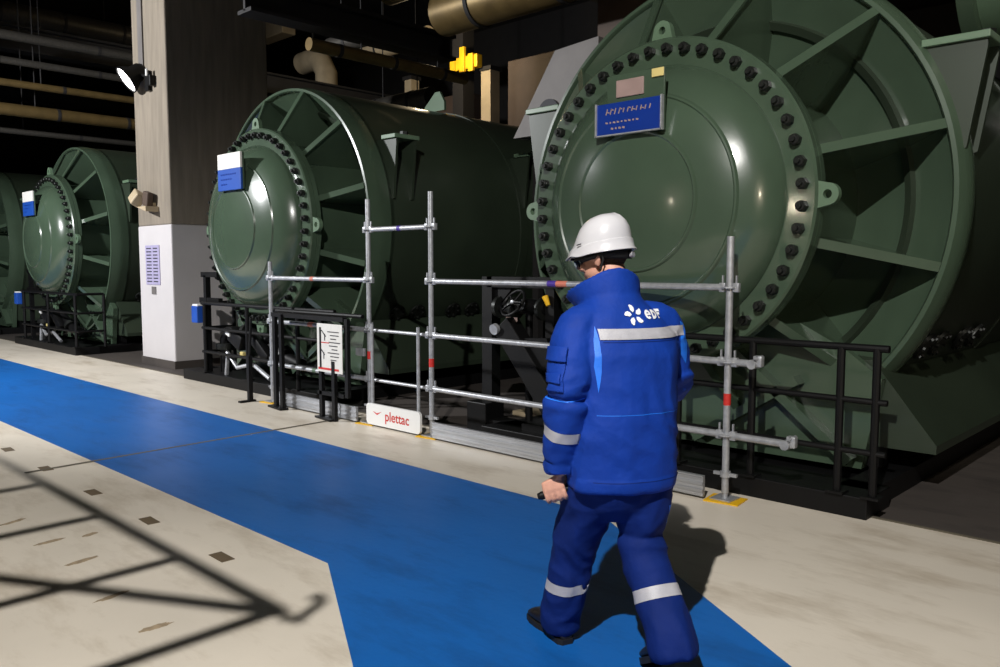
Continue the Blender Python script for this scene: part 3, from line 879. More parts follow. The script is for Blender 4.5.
def cabinet(name, label, c, size, m):
    """c: middle of the body"""
    p = far(*c)
    sz = [v * K for v in size]
    e = empty(name, (p.x, p.y, 0), label, 'cabinet', 'cabinets beyond the second drum')
    MB().box((0, 0, p.z), sz, None, 0.015).build('body', M[m], e, 0)
    d = MB().box((0, -sz[1] / 2 - 0.012, p.z), (sz[0] * 0.9, 0.02, sz[2] * 0.88), None, 0.004).build('door', M[m], e, 0)
    MB().box((sz[0] * 0.38, -sz[1] / 2 - 0.03, p.z), (0.03, 0.03, 0.16)).build('handle', M['black'], d, 0)
    h = p.z - sz[2] / 2
    for sx in (-1, 1):
        MB().box((sx * sz[0] * 0.4, 0, h / 2), (0.10, 0.10, h)).build('leg', M['girder'], e, 0)
cabinet('electrical_cabinet', 'brownish cabinet standing beyond the second drum, left of the warm upright', (-10.6, 10.0, 4.15), (0.95, 0.4, 0.7), 'brown_panel')
cabinet('electrical_cabinet', 'narrow dull cabinet beyond the second drum near the column', (-12.7, 9.9, 4.3), (0.5, 0.4, 0.8), 'brown_panel')
cabinet('electrical_cabinet', 'tall dark brown cabinet right of the warm upright', (-8.05, 9.4, 3.95), (1.2, 0.4, 1.4), 'brown_panel')
e = empty('sloped_hood', (-6.7, 8.1, 0), 'grey slanted metal hood behind the left edge of the nearest machine', 'hood')
t = MB(); t.prism([(-0.72, 3.25), (-0.02, 4.25), (0.65, 4.30), (0.65, 3.25)], -0.1, 0.15, lambda u, v, d: (u, d, v)); t.build('hood_body', M['grey_panel'], e, 0)
MB().tube((-0.1, -0.1, 3.50), (-0.1, -0.13, 3.50), 0.17, None, 24).build('round_port', M['ink'], e)
for x in (-0.4, 0.4):
    MB().box((x, 0.03, 1.63), (0.10, 0.10, 3.26)).build('leg', M['girder'], e, 0)
tag(MB().box((-5.6, 9.0, 6.3), (2.3, 0.2, 4.2), None, 0.01).build('wall_panel', M['brown_panel'], None, 0), 'brown panel in the gloom behind the slanted grey hood', 'panel')

# ------------------------------------------------------------------ scaffold bracket deck beside the camera (its shadow falls on the floor)
L0 = Vector((0.06, -1.8, 6.0)); HZ = 2.6
def up(x, y):
    k = (6.0 - HZ) / 6.0
    return Vector((L0.x + k * (x - L0.x), L0.y + k * (y - L0.y), HZ))
ld = empty('scaffold_lattice', (-3.0, -0.9, 0), 'galvanised lattice frame of tubes carried on posts beside the walkway', 'scaffold')
off = Vector((3.0, 0.9, 0))
def lt(p, q, nm, r=0.0242):
    MB().tube(p + off, q + off, r, None, 12).build(nm, M['galv'], ld)
lt(up(-11.2, 1.95), up(-3.28, 1.95), 'chord')
lt(up(-11.2, -0.22), up(-3.30, -0.22), 'chord')
for x in (-10.0, -8.7, -7.55, -6.5, -5.4, -4.3, -3.3):
    lt(up(x, 1.95), up(x, -0.22), 'cross_tube')
lt(up(-3.3, 1.93), up(-7.2, -0.22), 'diagonal')
hk = [up(*p) for p in ((-3.27, 1.955), (-3.174, 1.928), (-3.127, 1.944), (-3.18, 2.026), (-3.204, 2.096), (-3.242, 2.155), (-3.303, 2.178), (-3.31, 2.138))]
MB().path([p + off for p in hk], 0.017, 8).build('hook', M['black'], ld)
for x in (-3.3, -6.5, -10.0):
    p = up(x, -0.22)
    lt(Vector((p.x, p.y, 0)), p, 'post')
    lt(Vector((p.x, p.y, 1.9)), Vector((p.x, p.y + 0.6, HZ)), 'brace', 0.018)

# ------------------------------------------------------------------ the worker
PO = Vector((-1.87, 2.65, 0))
PYAW = R(64)
man = empty('person', PO, 'person walking away in a blue work suit and white hard hat, seen from behind', 'person', None, PYAW)

def ell(t, c, rad, rot=None, n=20):
    b = bmesh.new()
    bmesh.ops.create_uvsphere(b, u_segments=n, v_segments=max(8, n // 2), radius=1)
    m = Matrix.Translation(c)
    if rot is not None:
        m = m @ rot
    b.transform(m @ Matrix.Diagonal((rad[0], rad[1], rad[2], 1)))
    t.add(b)

def loft(t, rings, n=24, e=2.0):
    """rings: (centre, a, b, axis_u, axis_v)"""
    rows = []
    for c, a, b, u, v in rings:
        row = []
        for k in range(n):
            q = 2 * math.pi * k / n
            cu, su = math.cos(q), math.sin(q)
            f = 2.0 / e
            x = math.copysign(abs(cu) ** f, cu) * a
            y = math.copysign(abs(su) ** f, su) * b
            row.append(t.bm.verts.new(Vector(c) + Vector(u) * x + Vector(v) * y))
        rows.append(row)
    t.skinrings(rows)

def limb(t, pts, n=18, squash=1.0):
    """pts: (centre, radius); round tapered limb through the joints, smoothed"""
    P = [Vector(p[0]) for p in pts]
    out = []
    for i in range(len(P) - 1):
        p0, p1, p2, p3 = P[max(i - 1, 0)], P[i], P[i + 1], P[min(i + 2, len(P) - 1)]
        for s in range(4):
            f = s / 4
            c = 0.5 * ((2 * p1) + (p2 - p0) * f + (2 * p0 - 5 * p1 + 4 * p2 - p3) * f * f + (3 * p1 - p0 - 3 * p2 + p3) * f ** 3)
            out.append((c, pts[i][1] * (1 - f) + pts[i + 1][1] * f))
    out.append((P[-1], pts[-1][1]))
    t.path([c for c, r in out], [r for c, r in out], n)

def fuse(t, voxel, smooth=6, fac=0.5):
    bmesh.ops.recalc_face_normals(t.bm, faces=list(t.bm.faces))
    me = bpy.data.meshes.new('fuse')
    t.bm.to_mesh(me)
    t.bm.free()
    o = bpy.data.objects.new('fuse', me)
    COL.objects.link(o)
    md = o.modifiers.new('r', 'REMESH')
    md.mode = 'VOXEL'
    md.voxel_size = voxel
    ms = o.modifiers.new('s', 'SMOOTH')
    ms.factor = fac
    ms.iterations = smooth
    bpy.context.view_layer.update()
    out = bpy.data.meshes.new_from_object(o.evaluated_get(bpy.context.evaluated_depsgraph_get()))
    bpy.data.objects.remove(o)
    bpy.data.meshes.remove(me)
    return out

def displace(me, fn):
    ns = [v.normal.copy() for v in me.vertices]
    for v, n in zip(me.vertices, ns):
        v.co += n * fn(v.co)

X_, Y_, Z_ = (1, 0, 0), (0, 1, 0), (0, 0, 1)
# joints (local: x to his right, y ahead, z up)
SHL, ELL, WRL = Vector((-0.180, 0.05, 1.38)), Vector((-0.240, -0.020, 1.115)), Vector((-0.236, 0.055, 0.808))
SHR, ELR, WRR = Vector((0.222, 0.085, 1.385)), Vector((0.290, 0.11, 1.12)), Vector((0.245, 0.35, 1.04))
HPL, KNL, ANL = Vector((-0.092, 0.0, 0.84)), Vector((-0.120, 0.165, 0.46)), Vector((-0.140, 0.275, 0.10))
HPR, KNR, ANR = Vector((0.092, 0.0, 0.84)), Vector((0.085, -0.03, 0.455)), Vector((0.085, -0.27, 0.16))
HC = Vector((-0.005, 0.165, 1.632))
HM = Matrix.Translation(HC) @ Matrix.Rotation(R(34), 4, 'Z') @ Matrix.Rotation(R(-13), 4, 'X')
def hp(x, y, z): return HM @ Vector((x, y, z))
HR = HM.to_3x3().to_4x4()

# ---- body: one continuous surface from head to ankles with modelled hands
b = MB()
loft(b, [((0, 0.0, 0.80), 0.15, 0.10, X_, Y_), ((0, 0.0, 0.92), 0.16, 0.11, X_, Y_), ((0, 0.02, 1.08), 0.145, 0.10, X_, Y_), ((0, 0.04, 1.25), 0.165, 0.11, X_, Y_),
         ((0, 0.06, 1.33), 0.14, 0.09, X_, Y_), ((0, 0.08, 1.42), 0.08, 0.065, X_, Y_)])
limb(b, [((0, 0.07, 1.40), 0.07), ((0.01, 0.09, 1.49), 0.058), (hp(0, -0.025, -0.05), 0.056), (hp(0, -0.02, 0), 0.05)])
for hip, kn, an in ((HPL, KNL, ANL), (HPR, KNR, ANR)):
    limb(b, [(hip + Vector((0, 0, 0.05)), 0.09), (hip.lerp(kn, 0.5), 0.078), (kn, 0.056), (kn.lerp(an, 0.35), 0.057), (an, 0.038)])
for s, e, wr in ((SHL, ELL, WRL), (SHR, ELR, WRR)):
    limb(b, [(Vector((s.x * 0.5, s.y, s.z - 0.05)), 0.05), (s + Vector((0, 0, -0.04)), 0.045), (e, 0.042), (e.lerp(wr, 0.3), 0.042), (wr, 0.028)])
# head
ell(b, hp(0, -0.012, 0.035), (0.076, 0.097, 0.098), HR)
ell(b, hp(0, 0.028, -0.035), (0.062, 0.066, 0.085), HR)
ell(b, hp(0, 0.055, -0.100), (0.034, 0.032, 0.026), HR, 14)
ell(b, hp(0, 0.085, 0.026), (0.055, 0.016, 0.014), HR, 14)
loft(b, [(hp(0, 0.080, 0.022), 0.010, 0.012, HR @ Vector(X_), HR @ Vector(Y_)), (hp(0, 0.098, -0.008), 0.012, 0.014, HR @ Vector(X_), HR @ Vector(Y_)),
         (hp(0, 0.106, -0.030), 0.017, 0.016, HR @ Vector(X_), HR @ Vector(Y_)), (hp(0, 0.09, -0.040), 0.015, 0.012, HR @ Vector(X_), HR @ Vector(Y_))], 12)
ell(b, hp(0, 0.088, -0.058), (0.024, 0.012, 0.006), HR, 12)
ell(b, hp(0, 0.086, -0.070), (0.021, 0.012, 0.007), HR, 12)
for s in (-1, 1):
    rot = HR @ Matrix.Rotation(R(18 * s), 4, 'Z')
    ell(b, hp(0.077 * s, -0.012, -0.012), (0.010, 0.020, 0.031), rot, 14)
    ell(b, hp(0.085 * s, -0.020, -0.006), (0.006, 0.015, 0.024), rot, 12)
    ell(b, hp(0.040 * s, 0.072, -0.028), (0.022, 0.018, 0.018), HR, 12)
# left hand closed on the torch: torch runs along TD through TC
TC = Vector((-0.250, 0.078, 0.702))
TD = Vector((-0.86, 0.44, -0.30)).normalized()
FD = -TD
side = Vector((-0.45, -0.88, 0.10))
side = (side - TD * side.dot(TD)).normalized()
dn = TD.cross(side).normalized()
if dn.z > 0: dn = -dn
loft(b, [(WRL + Vector((0, 0, 0.04)), 0.024, 0.030, side, TD), (WRL + Vector((0.0, 0.0, -0.03)), 0.021, 0.033, side, TD), (TC + side * 0.024 - dn * 0.052, 0.018, 0.043, side, TD),
         (TC + side * 0.030 - dn * 0.018, 0.0145, 0.046, side, TD), (TC + side * 0.027 + dn * 0.004, 0.011, 0.043, side, TD)], 18, 2.6)
for k, (off, ln, rr) in enumerate(((0.036, 1.0, 0.0098), (0.0122, 1.06, 0.0102), (-0.0122, 1.0, 0.0098), (-0.035, 0.82, 0.0088))):
    c = TC + FD * off
    R1 = 0.0300
    pts = []
    for q, f in ((172, 1.08), (212, 1.12), (258, 1.06), (310, 1.0), (355, 0.95), (35 * ln, 0.93)):
        qa = R(q)
        pts.append((c + side * (-math.cos(qa) * R1 * f) + dn * (-math.sin(qa) * R1 * f), rr * (1.08 if q == 212 else 1.0 if q < 300 else 0.88)))
    limb(b, pts, 10)
tb = TC + side * 0.020 - dn * 0.050 + FD * 0.030
limb(b, [(tb, 0.0145), (tb + FD * 0.020 - side * 0.016 + dn * 0.006, 0.0125), (TC + FD * 0.048 - side * 0.020 - dn * 0.022, 0.0110), (TC + FD * 0.042 - side * 0.034 - dn * 0.006, 0.0095)], 10)
# right hand, relaxed, ahead of the body
fd = (WRR - ELR).normalized()
pu = Vector((0, 0, 1)); ps = fd.cross(pu).normalized(); pu = ps.cross(fd)
loft(b, [(WRR, 0.021, 0.028, ps, pu), (WRR + fd * 0.04, 0.017, 0.038, ps, pu), (WRR + fd * 0.085, 0.014, 0.042, ps, pu), (WRR + fd * 0.098, 0.010, 0.038, ps, pu)], 16, 2.5)
for off, ln, rr in ((0.031, 0.072, 0.0088), (0.0105, 0.080, 0.0092), (-0.0105, 0.074, 0.0088), (-0.030, 0.058, 0.0078)):
    p = WRR + fd * 0.088 + pu * off
    limb(b, [(p, rr * 1.05), (p + fd * ln * 0.45 - ps * 0.004, rr), (p + fd * ln * 0.75 - ps * 0.018, rr * 0.92), (p + fd * ln * 0.88 - ps * 0.036, rr * 0.85)], 10)
limb(b, [(WRR + fd * 0.02 + pu * 0.025, 0.014), (WRR + fd * 0.055 + pu * 0.052 - ps * 0.012, 0.0115), (WRR + fd * 0.085 + pu * 0.058 - ps * 0.024, 0.0095)], 10)
body = link('body', fuse(b, 0.0042, 4), M['skin'], man, 180)

for s in (-1, 1):
    e = MB(); ell(e, hp(0.031 * s, 0.083, 0.003), (0.013, 0.010, 0.009), HR, 14); e = e.build('eye', M['eye'], man, 180)
    p = MB(); ell(p, hp(0.031 * s, 0.0915, 0.003), (0.005, 0.003, 0.005), HR, 12); p.build('iris', M['ink'], e, 180)
# hair: short, on the back and sides of the head
t = bmesh.new()
bmesh.ops.create_uvsphere(t, u_segments=40, v_segments=28, radius=1)
t.transform(Matrix.Diagonal((0.080, 0.102, 0.103, 1)))
for v in t.verts: v.co += Vector((0, -0.012, 0.035))
bmesh.ops.delete(t, geom=[v for v in t.verts if not ((v.co.y < 0.0 or v.co.z > 0.06) and v.co.z > -0.045 - 0.02 * (v.co.y < -0.05))], context='VERTS')
t.transform(HM)
h = MB(); h.add(t); hair = h.build('hair', M['hair'], man, 180)
sm = hair.modifiers.new('thickness', 'SOLIDIFY'); sm.thickness = 0.006; sm.offset = 0

# ---- trousers
t = MB()
loft(t, [((0, 0.0, 0.60), 0.07, 0.06, X_, Y_), ((0, 0.0, 0.65), 0.13, 0.10, X_, Y_), ((0, 0.0, 0.70), 0.165, 0.128, X_, Y_), ((0, -0.005, 0.78), 0.19, 0.145, X_, Y_), ((0, 0, 0.90), 0.185, 0.14, X_, Y_), ((0, 0.01, 1.0), 0.165, 0.125, X_, Y_)], 28, 2.3)
limb(t, [(HPL + Vector((0, 0, -0.02)), 0.118), (HPL.lerp(KNL, 0.5) + Vector((0.005, 0, 0)), 0.106), (KNL, 0.088), (KNL.lerp(ANL, 0.45) + Vector((0, -0.01, 0)), 0.082), (ANL + Vector((0, -0.015, 0.02)), 0.080), (ANL + Vector((0, 0.0, -0.055)), 0.078)], 24)
limb(t, [(HPR + Vector((0, 0, -0.02)), 0.120), (HPR.lerp(KNR, 0.5), 0.110), (KNR, 0.085), (KNR.lerp(ANR, 0.5) + Vector((0, 0.0, 0)), 0.084), (ANR + Vector((0, 0.02, 0.03)), 0.088), (ANR + Vector((0, -0.012, -0.035)), 0.086)], 24)
tm = fuse(t, 0.010, 22)
def ridged(v):
    return 1 - 2 * abs(noise.noise(v))
def tfold(c):
    lowz = max(0.0, 1 - abs(c.z - 0.16) / 0.22)
    kn = max(0.0, 1 - abs(c.z - 0.47) / 0.18)
    cr = max(0.0, 1 - abs(c.z - 0.72) / 0.16)
    q = c + Vector((noise.noise(c * 5), noise.noise(c * 5 + Vector((7, 0, 0))), noise.noise(c * 5 + Vector((0, 9, 0))))) * 0.07
    s1 = ridged(Vector((q.x * 5 + q.z * 4, q.y * 6, q.z * 8 - q.x * 5)))
    s2 = ridged(Vector((q.x * 9 - q.z * 4 + 5, q.y * 8, q.z * 6 + q.x * 9)))
    return s1 * (0.005 + 0.008 * lowz + 0.008 * kn + 0.006 * cr) + s2 * 0.005
displace(tm, tfold)
trousers = link('trousers', tm, M['trouser'], man, 180)

# ---- jacket
j = MB()
loft(j, [((0.0, 0.0, 0.735), 0.214, 0.160, X_, Y_), ((0, 0.0, 0.78), 0.217, 0.162, X_, Y_), ((0, 0.0, 0.90), 0.216, 0.160, X_, Y_), ((0.003, 0.01, 1.02), 0.218, 0.157, X_, Y_), ((0.008, 0.025, 1.14), 0.226, 0.160, X_, Y_),
         ((0.014, 0.04, 1.25), 0.240, 0.160, X_, Y_), ((0.014, 0.055, 1.33), 0.232, 0.150, X_, Y_), ((0, 0.07, 1.395), 0.178, 0.132, X_, Y_), ((0.0, 0.085, 1.45), 0.125, 0.112, X_, Y_), ((0.003, 0.10, 1.50), 0.092, 0.098, X_, Y_)], 36, 2.3)
limb(j, [(Vector((-0.09, 0.06, 1.375)), 0.080), (SHL + Vector((0.01, 0, -0.03)), 0.086), (SHL.lerp(ELL, 0.5), 0.084), (ELL, 0.080), (ELL.lerp(WRL, 0.5), 0.075), (WRL + Vector((0, 0, 0.04)), 0.066), (WRL + Vector((0, 0, -0.022)), 0.062)], 22)
limb(j, [(Vector((0.10, 0.08, 1.375)), 0.080), (SHR + Vector((-0.005, 0, -0.03)), 0.086), (SHR.lerp(ELR, 0.5), 0.084), (ELR, 0.082), (ELR.lerp(WRR, 0.5), 0.070), (WRR, 0.058)], 22)
# stand collar, open and flared in front
rows = []
for k in range(41):
    q = R(-152 + 304 * k / 40)            # 0 = nape
    dx, dy = math.sin(q), -math.cos(q)
    fl = (1 - math.cos(q)) / 2
    c0 = Vector((0.0 + dx * 0.104, 0.10 + dy * (0.102 + 0.015 * fl), 1.450 - 0.06 * fl))
    c1 = Vector((-0.006 + dx * (0.090 + 0.085 * fl), 0.128 + dy * (0.098 + 0.095 * fl), 1.590 - 0.140 * fl))
    o_ = Vector((dx, dy, 0)) * 0.011
    rows.append([j.bm.verts.new(p) for p in (c0 - o_, c0 + o_, c0.lerp(c1, .5) + o_ * 1.2, c1 + o_, c1 - o_, c0.lerp(c1, .5) - o_)])
j.skinrings(rows)
jm = fuse(j, 0.0085, 5)
def seg_t(c, a, b):
    d = b - a
    f = max(0, min(1, (c - a).dot(d) / d.length_squared))
    return f, (c - a - d * f).length
def jfold(c):
    out = 0.0
    best = None
    for a_, b_ in ((SHL, ELL), (ELL, WRL), (SHR, ELR), (ELR, WRR)):
        f, ds = seg_t(c, a_, b_)
        if ds < 0.105 and (best is None or ds < best[1]):
            best = (f, ds, a_ in (ELL, ELR))
    q = c + Vector((noise.noise(c * 4.5), noise.noise(c * 4.5 + Vector((7, 0, 0))), noise.noise(c * 4.5 + Vector((0, 9, 0))))) * 0.09
    wt = 0.0
    if best and c.z < 1.40:
        wt = max(0.0, min(1.0, (abs(c.x) - 0.165) / 0.05)) * max(0.0, min(1.0, (1.40 - c.z) / 0.08))
    el = max(0.0, 1 - abs(c.z - 1.08) / 0.24)
    sl = (0.005 + 0.013 * el) * ridged(Vector((q.y * 6 + q.z * 3, q.x * 5, q.z * 11 + q.y * 7)))
    sl += 0.005 * ridged(Vector((q.y * 10 - q.z * 6, q.x * 9, q.z * 9)))
    bd = 0.009 * ridged(Vector((q.x * 6 + q.z * 2.2, q.y * 5, q.z * 2.4 - q.x * 1.5)))
    wz = max(0.0, 1 - abs(c.z - 1.0) / 0.28)
    bd += (0.002 + 0.008 * wz) * ridged(Vector((q.x * 4 + 3, q.y * 4, q.z * 9 + q.x * 5)))
    bd += 0.003 * noise.noise(Vector((q.x * 17, q.y * 15, q.z * 9)))
    bd *= 1 - 0.6 * max(0.0, min(1.0, (c.z - 1.26) / 0.06))
    out = sl * wt + bd * (1 - wt)
    if c.z < 0.785: out += 0.004 * (1 - wt)
    if c.z > 1.42:
        out *= 0.55
    return out
displace(jm, jfold)
jacket = link('jacket', jm, M['jacket'], man, 180)
bvh = BVHTree.FromPolygons([v.co for v in jm.vertices], [p.vertices for p in jm.polygons])
bvt = BVHTree.FromPolygons([v.co for v in tm.vertices], [p.vertices for p in tm.polygons])

def decal(name, me, m, parent, tree, d, lift=0.0045, thick=None):
    """project a flat mesh standing off the cloth onto it along d"""
    bm = bmesh.new(); bm.from_mesh(me)
    bmesh.ops.triangulate(bm, faces=list(bm.faces))
    for _ in range(4):
        es = [e for e in bm.edges if e.calc_length() > 0.008]
        if es:
            bmesh.ops.subdivide_edges(bm, edges=es, cuts=1)
            bmesh.ops.triangulate(bm, faces=list(bm.faces))
    d = Vector(d).normalized()
    dead = []
    for v in bm.verts:
        hit, nrm, i, dist = tree.ray_cast(v.co, d)
        if hit is None: dead.append(v)
        else: v.co = hit - d * lift
    bmesh.ops.delete(bm, geom=dead, context='VERTS')
    bm.to_mesh(me); bm.free()
    return link(name, me, m, parent, 180)

def grid(org, u, v, nu, nv):
    me = bpy.data.meshes.new('grid')
    org, u, v = Vector(org), Vector(u), Vector(v)
    vs = [org + u * (i / nu) + v * (k / nv) for k in range(nv + 1) for i in range(nu + 1)]
    fs = [(k * (nu + 1) + i, k * (nu + 1) + i + 1, (k + 1) * (nu + 1) + i + 1, (k + 1) * (nu + 1) + i) for k in range(nv) for i in range(nu)]
    me.from_pydata(vs, [], fs)
    return me

def ringband(name, tree, c, ax, w, m, parent, lift=0.0022, n=64, span=(0, 360), reach=0.105):
    """a strip of cloth wound round a limb: rays shot inward onto the cloth"""
    ax = Vector(ax).normalized()
    q = ax.to_track_quat('Z', 'Y')
    t = MB(); rows = []
    for row in range(4):
        o = Vector(c) + ax * (w * (row / 3 - 0.5))
        rr = []
        for k in range(n):
            a = R(span[0] + (span[1] - span[0]) * k / n)
            dd = q @ Vector((math.cos(a), math.sin(a), 0))
            hit, nn, i, dist = tree.ray_cast(o + dd * 0.001, dd, reach)
            rr.append(t.bm.verts.new(hit + dd * lift if hit else o + dd * 0.055))
        rows.append(rr)
    for r0, r1 in zip(rows, rows[1:]):
        for k in range(n):
            t.bm.faces.new((r0[k], r0[(k + 1) % n], r1[(k + 1) % n], r1[k]))
    return t.build(name, m, parent, 180)

BK = (0, 1, 0)
decal('reflective_band', grid((-0.140, -0.4, 1.318), (0.425, 0, 0.0), (0, 0, 0.040), 60, 5), M['reflect'], jacket, bvh, BK)
band_z = ELL.lerp(WRL, 0.50)
ringband('sleeve_band', bvh, band_z, (WRL - ELL), 0.045, M['reflect'], jacket)
ringband('sleeve_band', bvh, ELR.lerp(WRR, 0.55), (WRR - ELR), 0.045, M['reflect'], jacket)
ringband('trouser_band', bvt, KNL.lerp(ANL, 0.52), Vector((0.12, 0.1, -1)), 0.045, M['reflect'], trousers)
ringband('trouser_band', bvt, KNR.lerp(ANR, 0.46), (ANR - KNR) + Vector((0, 0, -0.1)), 0.048, M['reflect'], trousers)
# bright blue panels at the sides of the back
def panel(name, pts, tree, parent, d):
    me = bpy.data.meshes.new(name)
    me.from_pydata([Vector(p) for p in pts], [], [tuple(range(len(pts)))])
    return decal(name, me, M['cyan'], parent, tree, d, 0.002)
panel('side_panel', [(-0.146, -0.4, 1.37), (-0.160, -0.4, 1.32), (-0.172, -0.4, 1.22), (-0.160, -0.4, 1.12), (-0.147, -0.4, 1.20), (-0.142, -0.4, 1.31)], bvh, jacket, BK)
panel('side_panel', [(0.268, -0.4, 1.375), (0.262, -0.4, 1.30), (0.268, -0.4, 1.24), (0.300, -0.4, 1.20), (0.315, -0.4, 1.28), (0.30, -0.4, 1.36)], bvh, jacket, BK)
panel('side_panel', [(0.150, -0.4, 0.58), (0.185, -0.4, 0.58), (0.185, -0.4, 0.66), (0.150, -0.4, 0.66)], bvt, trousers, BK)
# emblem: five blades, then the lettering
emb = bpy.data.meshes.new('emblem')
vs, fs = [], []
for k in range(5):
    a = R(100 + 72 * k)
    s0 = len(vs)
    u = Vector((math.cos(a), math.sin(a))); n = Vector((-math.sin(a), math.cos(a)))
    for r_, w_ in ((0.010, 0.000), (0.016, -0.008), (0.026, -0.0115), (0.036, -0.007), (0.041, 0.003), (0.037, 0.008), (0.030, 0.0065), (0.020, 0.008)):
        p = u * r_ + n * w_
        vs.append((0.016 + p.x, -0.4, 1.408 + p.y))
    fs.append(tuple(range(s0, s0 + 8)))
emb.from_pydata(vs, [], fs)
decal('emblem', emb, M['logo'], jacket, bvh, BK)
def letters(x0, z0, h):
    vs, fs = [], []
    def quad(a, b_, c, d):
        n = len(vs); vs.extend([a, b_, c, d]); fs.append((n, n + 1, n + 2, n + 3))
    def arc(cx, cz, rx, rz, w_, a0, a1, n=20):
        for i in range(n):
            q0, q1 = R(a0 + (a1 - a0) * i / n), R(a0 + (a1 - a0) * (i + 1) / n)
            quad((cx + rx * math.cos(q0), cz + rz * math.sin(q0)), (cx + rx * math.cos(q1), cz + rz * math.sin(q1)),
                 (cx + (rx - w_) * math.cos(q1), cz + (rz - w_) * math.sin(q1)), (cx + (rx - w_) * math.cos(q0), cz + (rz - w_) * math.sin(q0)))
    def bar(xa, xb, za, zb): quad((xa, za), (xb, za), (xb, zb), (xa, zb))
    w_ = h * 0.27
    arc(x0 + h * .45, z0 + h * .5, h * .45, h * .5, w_, 5, 318)
    bar(x0 + w_ * .8, x0 + h * .88, z0 + h * .42, z0 + h * .60)
    x1 = x0 + h * 1.02
    bar(x1, x1 + w_, z0, z0 + h)
    arc(x1 + w_ * .6, z0 + h * .5, h * .70, h * .5, w_, -90, 90)
    x2 = x0 + h * 2.08
    bar(x2, x2 + w_, z0, z0 + h)
    bar(x2 + w_, x2 + h * .72, z0 + h - w_, z0 + h)
    bar(x2 + w_, x2 + h * .62, z0 + h * .36, z0 + h * .36 + w_)
    me = bpy.data.meshes.new('letters')
    me.from_pydata([(a, -0.4, c) for a, c in vs], [], fs)
    return me
decal('back_lettering', letters(0.066, 1.391, 0.035), M['logo'], jacket, bvh, BK, 0.004)
# sleeve pocket with its flap, yoke and centre seams
ax = (ELL - SHL).normalized()
def patch(name, c, w, h, out, parent, m, th):
    out = Vector(out).normalized()
    u = out.cross(Vector((0, 0, 1))).normalized()
    me = grid(Vector(c) + out * 0.3 - u * w / 2 - ax * (-h / 2), u * w, ax * -h, 12, 10)
    o = decal(name, me, m, parent, bvh, -out, th)
    s = o.modifiers.new('thickness', 'SOLIDIFY'); s.thickness = th; s.offset = -1
    return o
oc = SHL.lerp(ELL, 0.52)
pk = patch('sleeve_pocket', oc + ax * 0.06, 0.095, 0.13, (-0.95, -0.42, 0.05), jacket, M['jacket'], 0.004)
patch('pocket_flap', oc + ax * -0.018, 0.105, 0.055, (-0.95, -0.42, 0.05), pk, M['jacket'], 0.009)
patch('pocket_flap', oc + ax * 0.075, 0.080, 0.035, (-0.95, -0.42, 0.05), pk, M['jacket'], 0.008)
decal('hem_seam', grid((-0.18, -0.4, 0.778), (0.40, 0, 0), (0, 0, 0.003), 60, 1), M['trouser'], jacket, bvh, BK, 0.001)
decal('yoke_seam', grid((-0.13, -0.4, 1.306), (0.34, 0, 0), (0, 0, 0.003), 60, 1), M['trouser'], jacket, bvh, BK, 0.001)
decal('waist_seam', grid((-0.17, -0.4, 1.035), (0.36, 0, 0.0), (0, 0, 0.0025), 60, 1), M['cyan'], jacket, bvh, BK, 0.0008)
ringband('elbow_piping', bvh, ELL + Vector((0, 0, -0.012)), Vector((0.1, 0.15, -1)), 0.004, M['cyan'], jacket, 0.001)
ringband('cuff', bvh, WRL + Vector((0, 0, 0.015)), (WRL - ELL), 0.035, M['jacket'], jacket, 0.003)

# ---- safety boots
def boot(heel, toe_dir, pitch):
    m = Matrix.Translation(heel) @ Matrix.Rotation(toe_dir, 4, 'Z') @ Matrix.Rotation(pitch, 4, 'X')
    t = MB()
    rows = []
    prof = [(-0.035, 0.026, 0.02, 0.075), (-0.02, 0.037, 0.02, 0.105), (0.02, 0.041, 0.02, 0.125), (0.07, 0.040, 0.02, 0.125), (0.11, 0.042, 0.02, 0.095), (0.16, 0.049, 0.02, 0.075), (0.21, 0.051, 0.02, 0.066), (0.25, 0.046, 0.02, 0.056), (0.272, 0.030, 0.022, 0.042)]
    for y, hw, z0, z1 in prof:
        row = []
        for k in range(18):
            q = 2 * math.pi * k / 18
            cu, su = math.cos(q), math.sin(q)
            row.append(t.bm.verts.new(m @ Vector((math.copysign(abs(cu) ** 0.8, cu) * hw, y, (z0 + z1) / 2 + math.copysign(abs(su) ** 0.8, su) * (z1 - z0) / 2))))
        rows.append(row)
    t.skinrings(rows)
    up = t.build('boot', M['shoe'], man, 60)
    t = MB()
    out = []
    pr = [(-0.040, 0.024), (-0.02, 0.040), (0.04, 0.043), (0.10, 0.040), (0.16, 0.052), (0.22, 0.054), (0.26, 0.046), (0.284, 0.022)]
    out = [(w_, y) for y, w_ in pr] + [(-w_, y) for y, w_ in reversed(pr)]
    t.prism(out, 0.0, 0.026, lambda u, v, d: m @ Vector((u, v, d)))
    t.build('sole', M['black_soft'], up, 0)
boot(Vector((-0.142, 0.232, 0.0)), R(4), 0)
boot(Vector((0.085, -0.305, 0.135)), R(-4), R(-29))

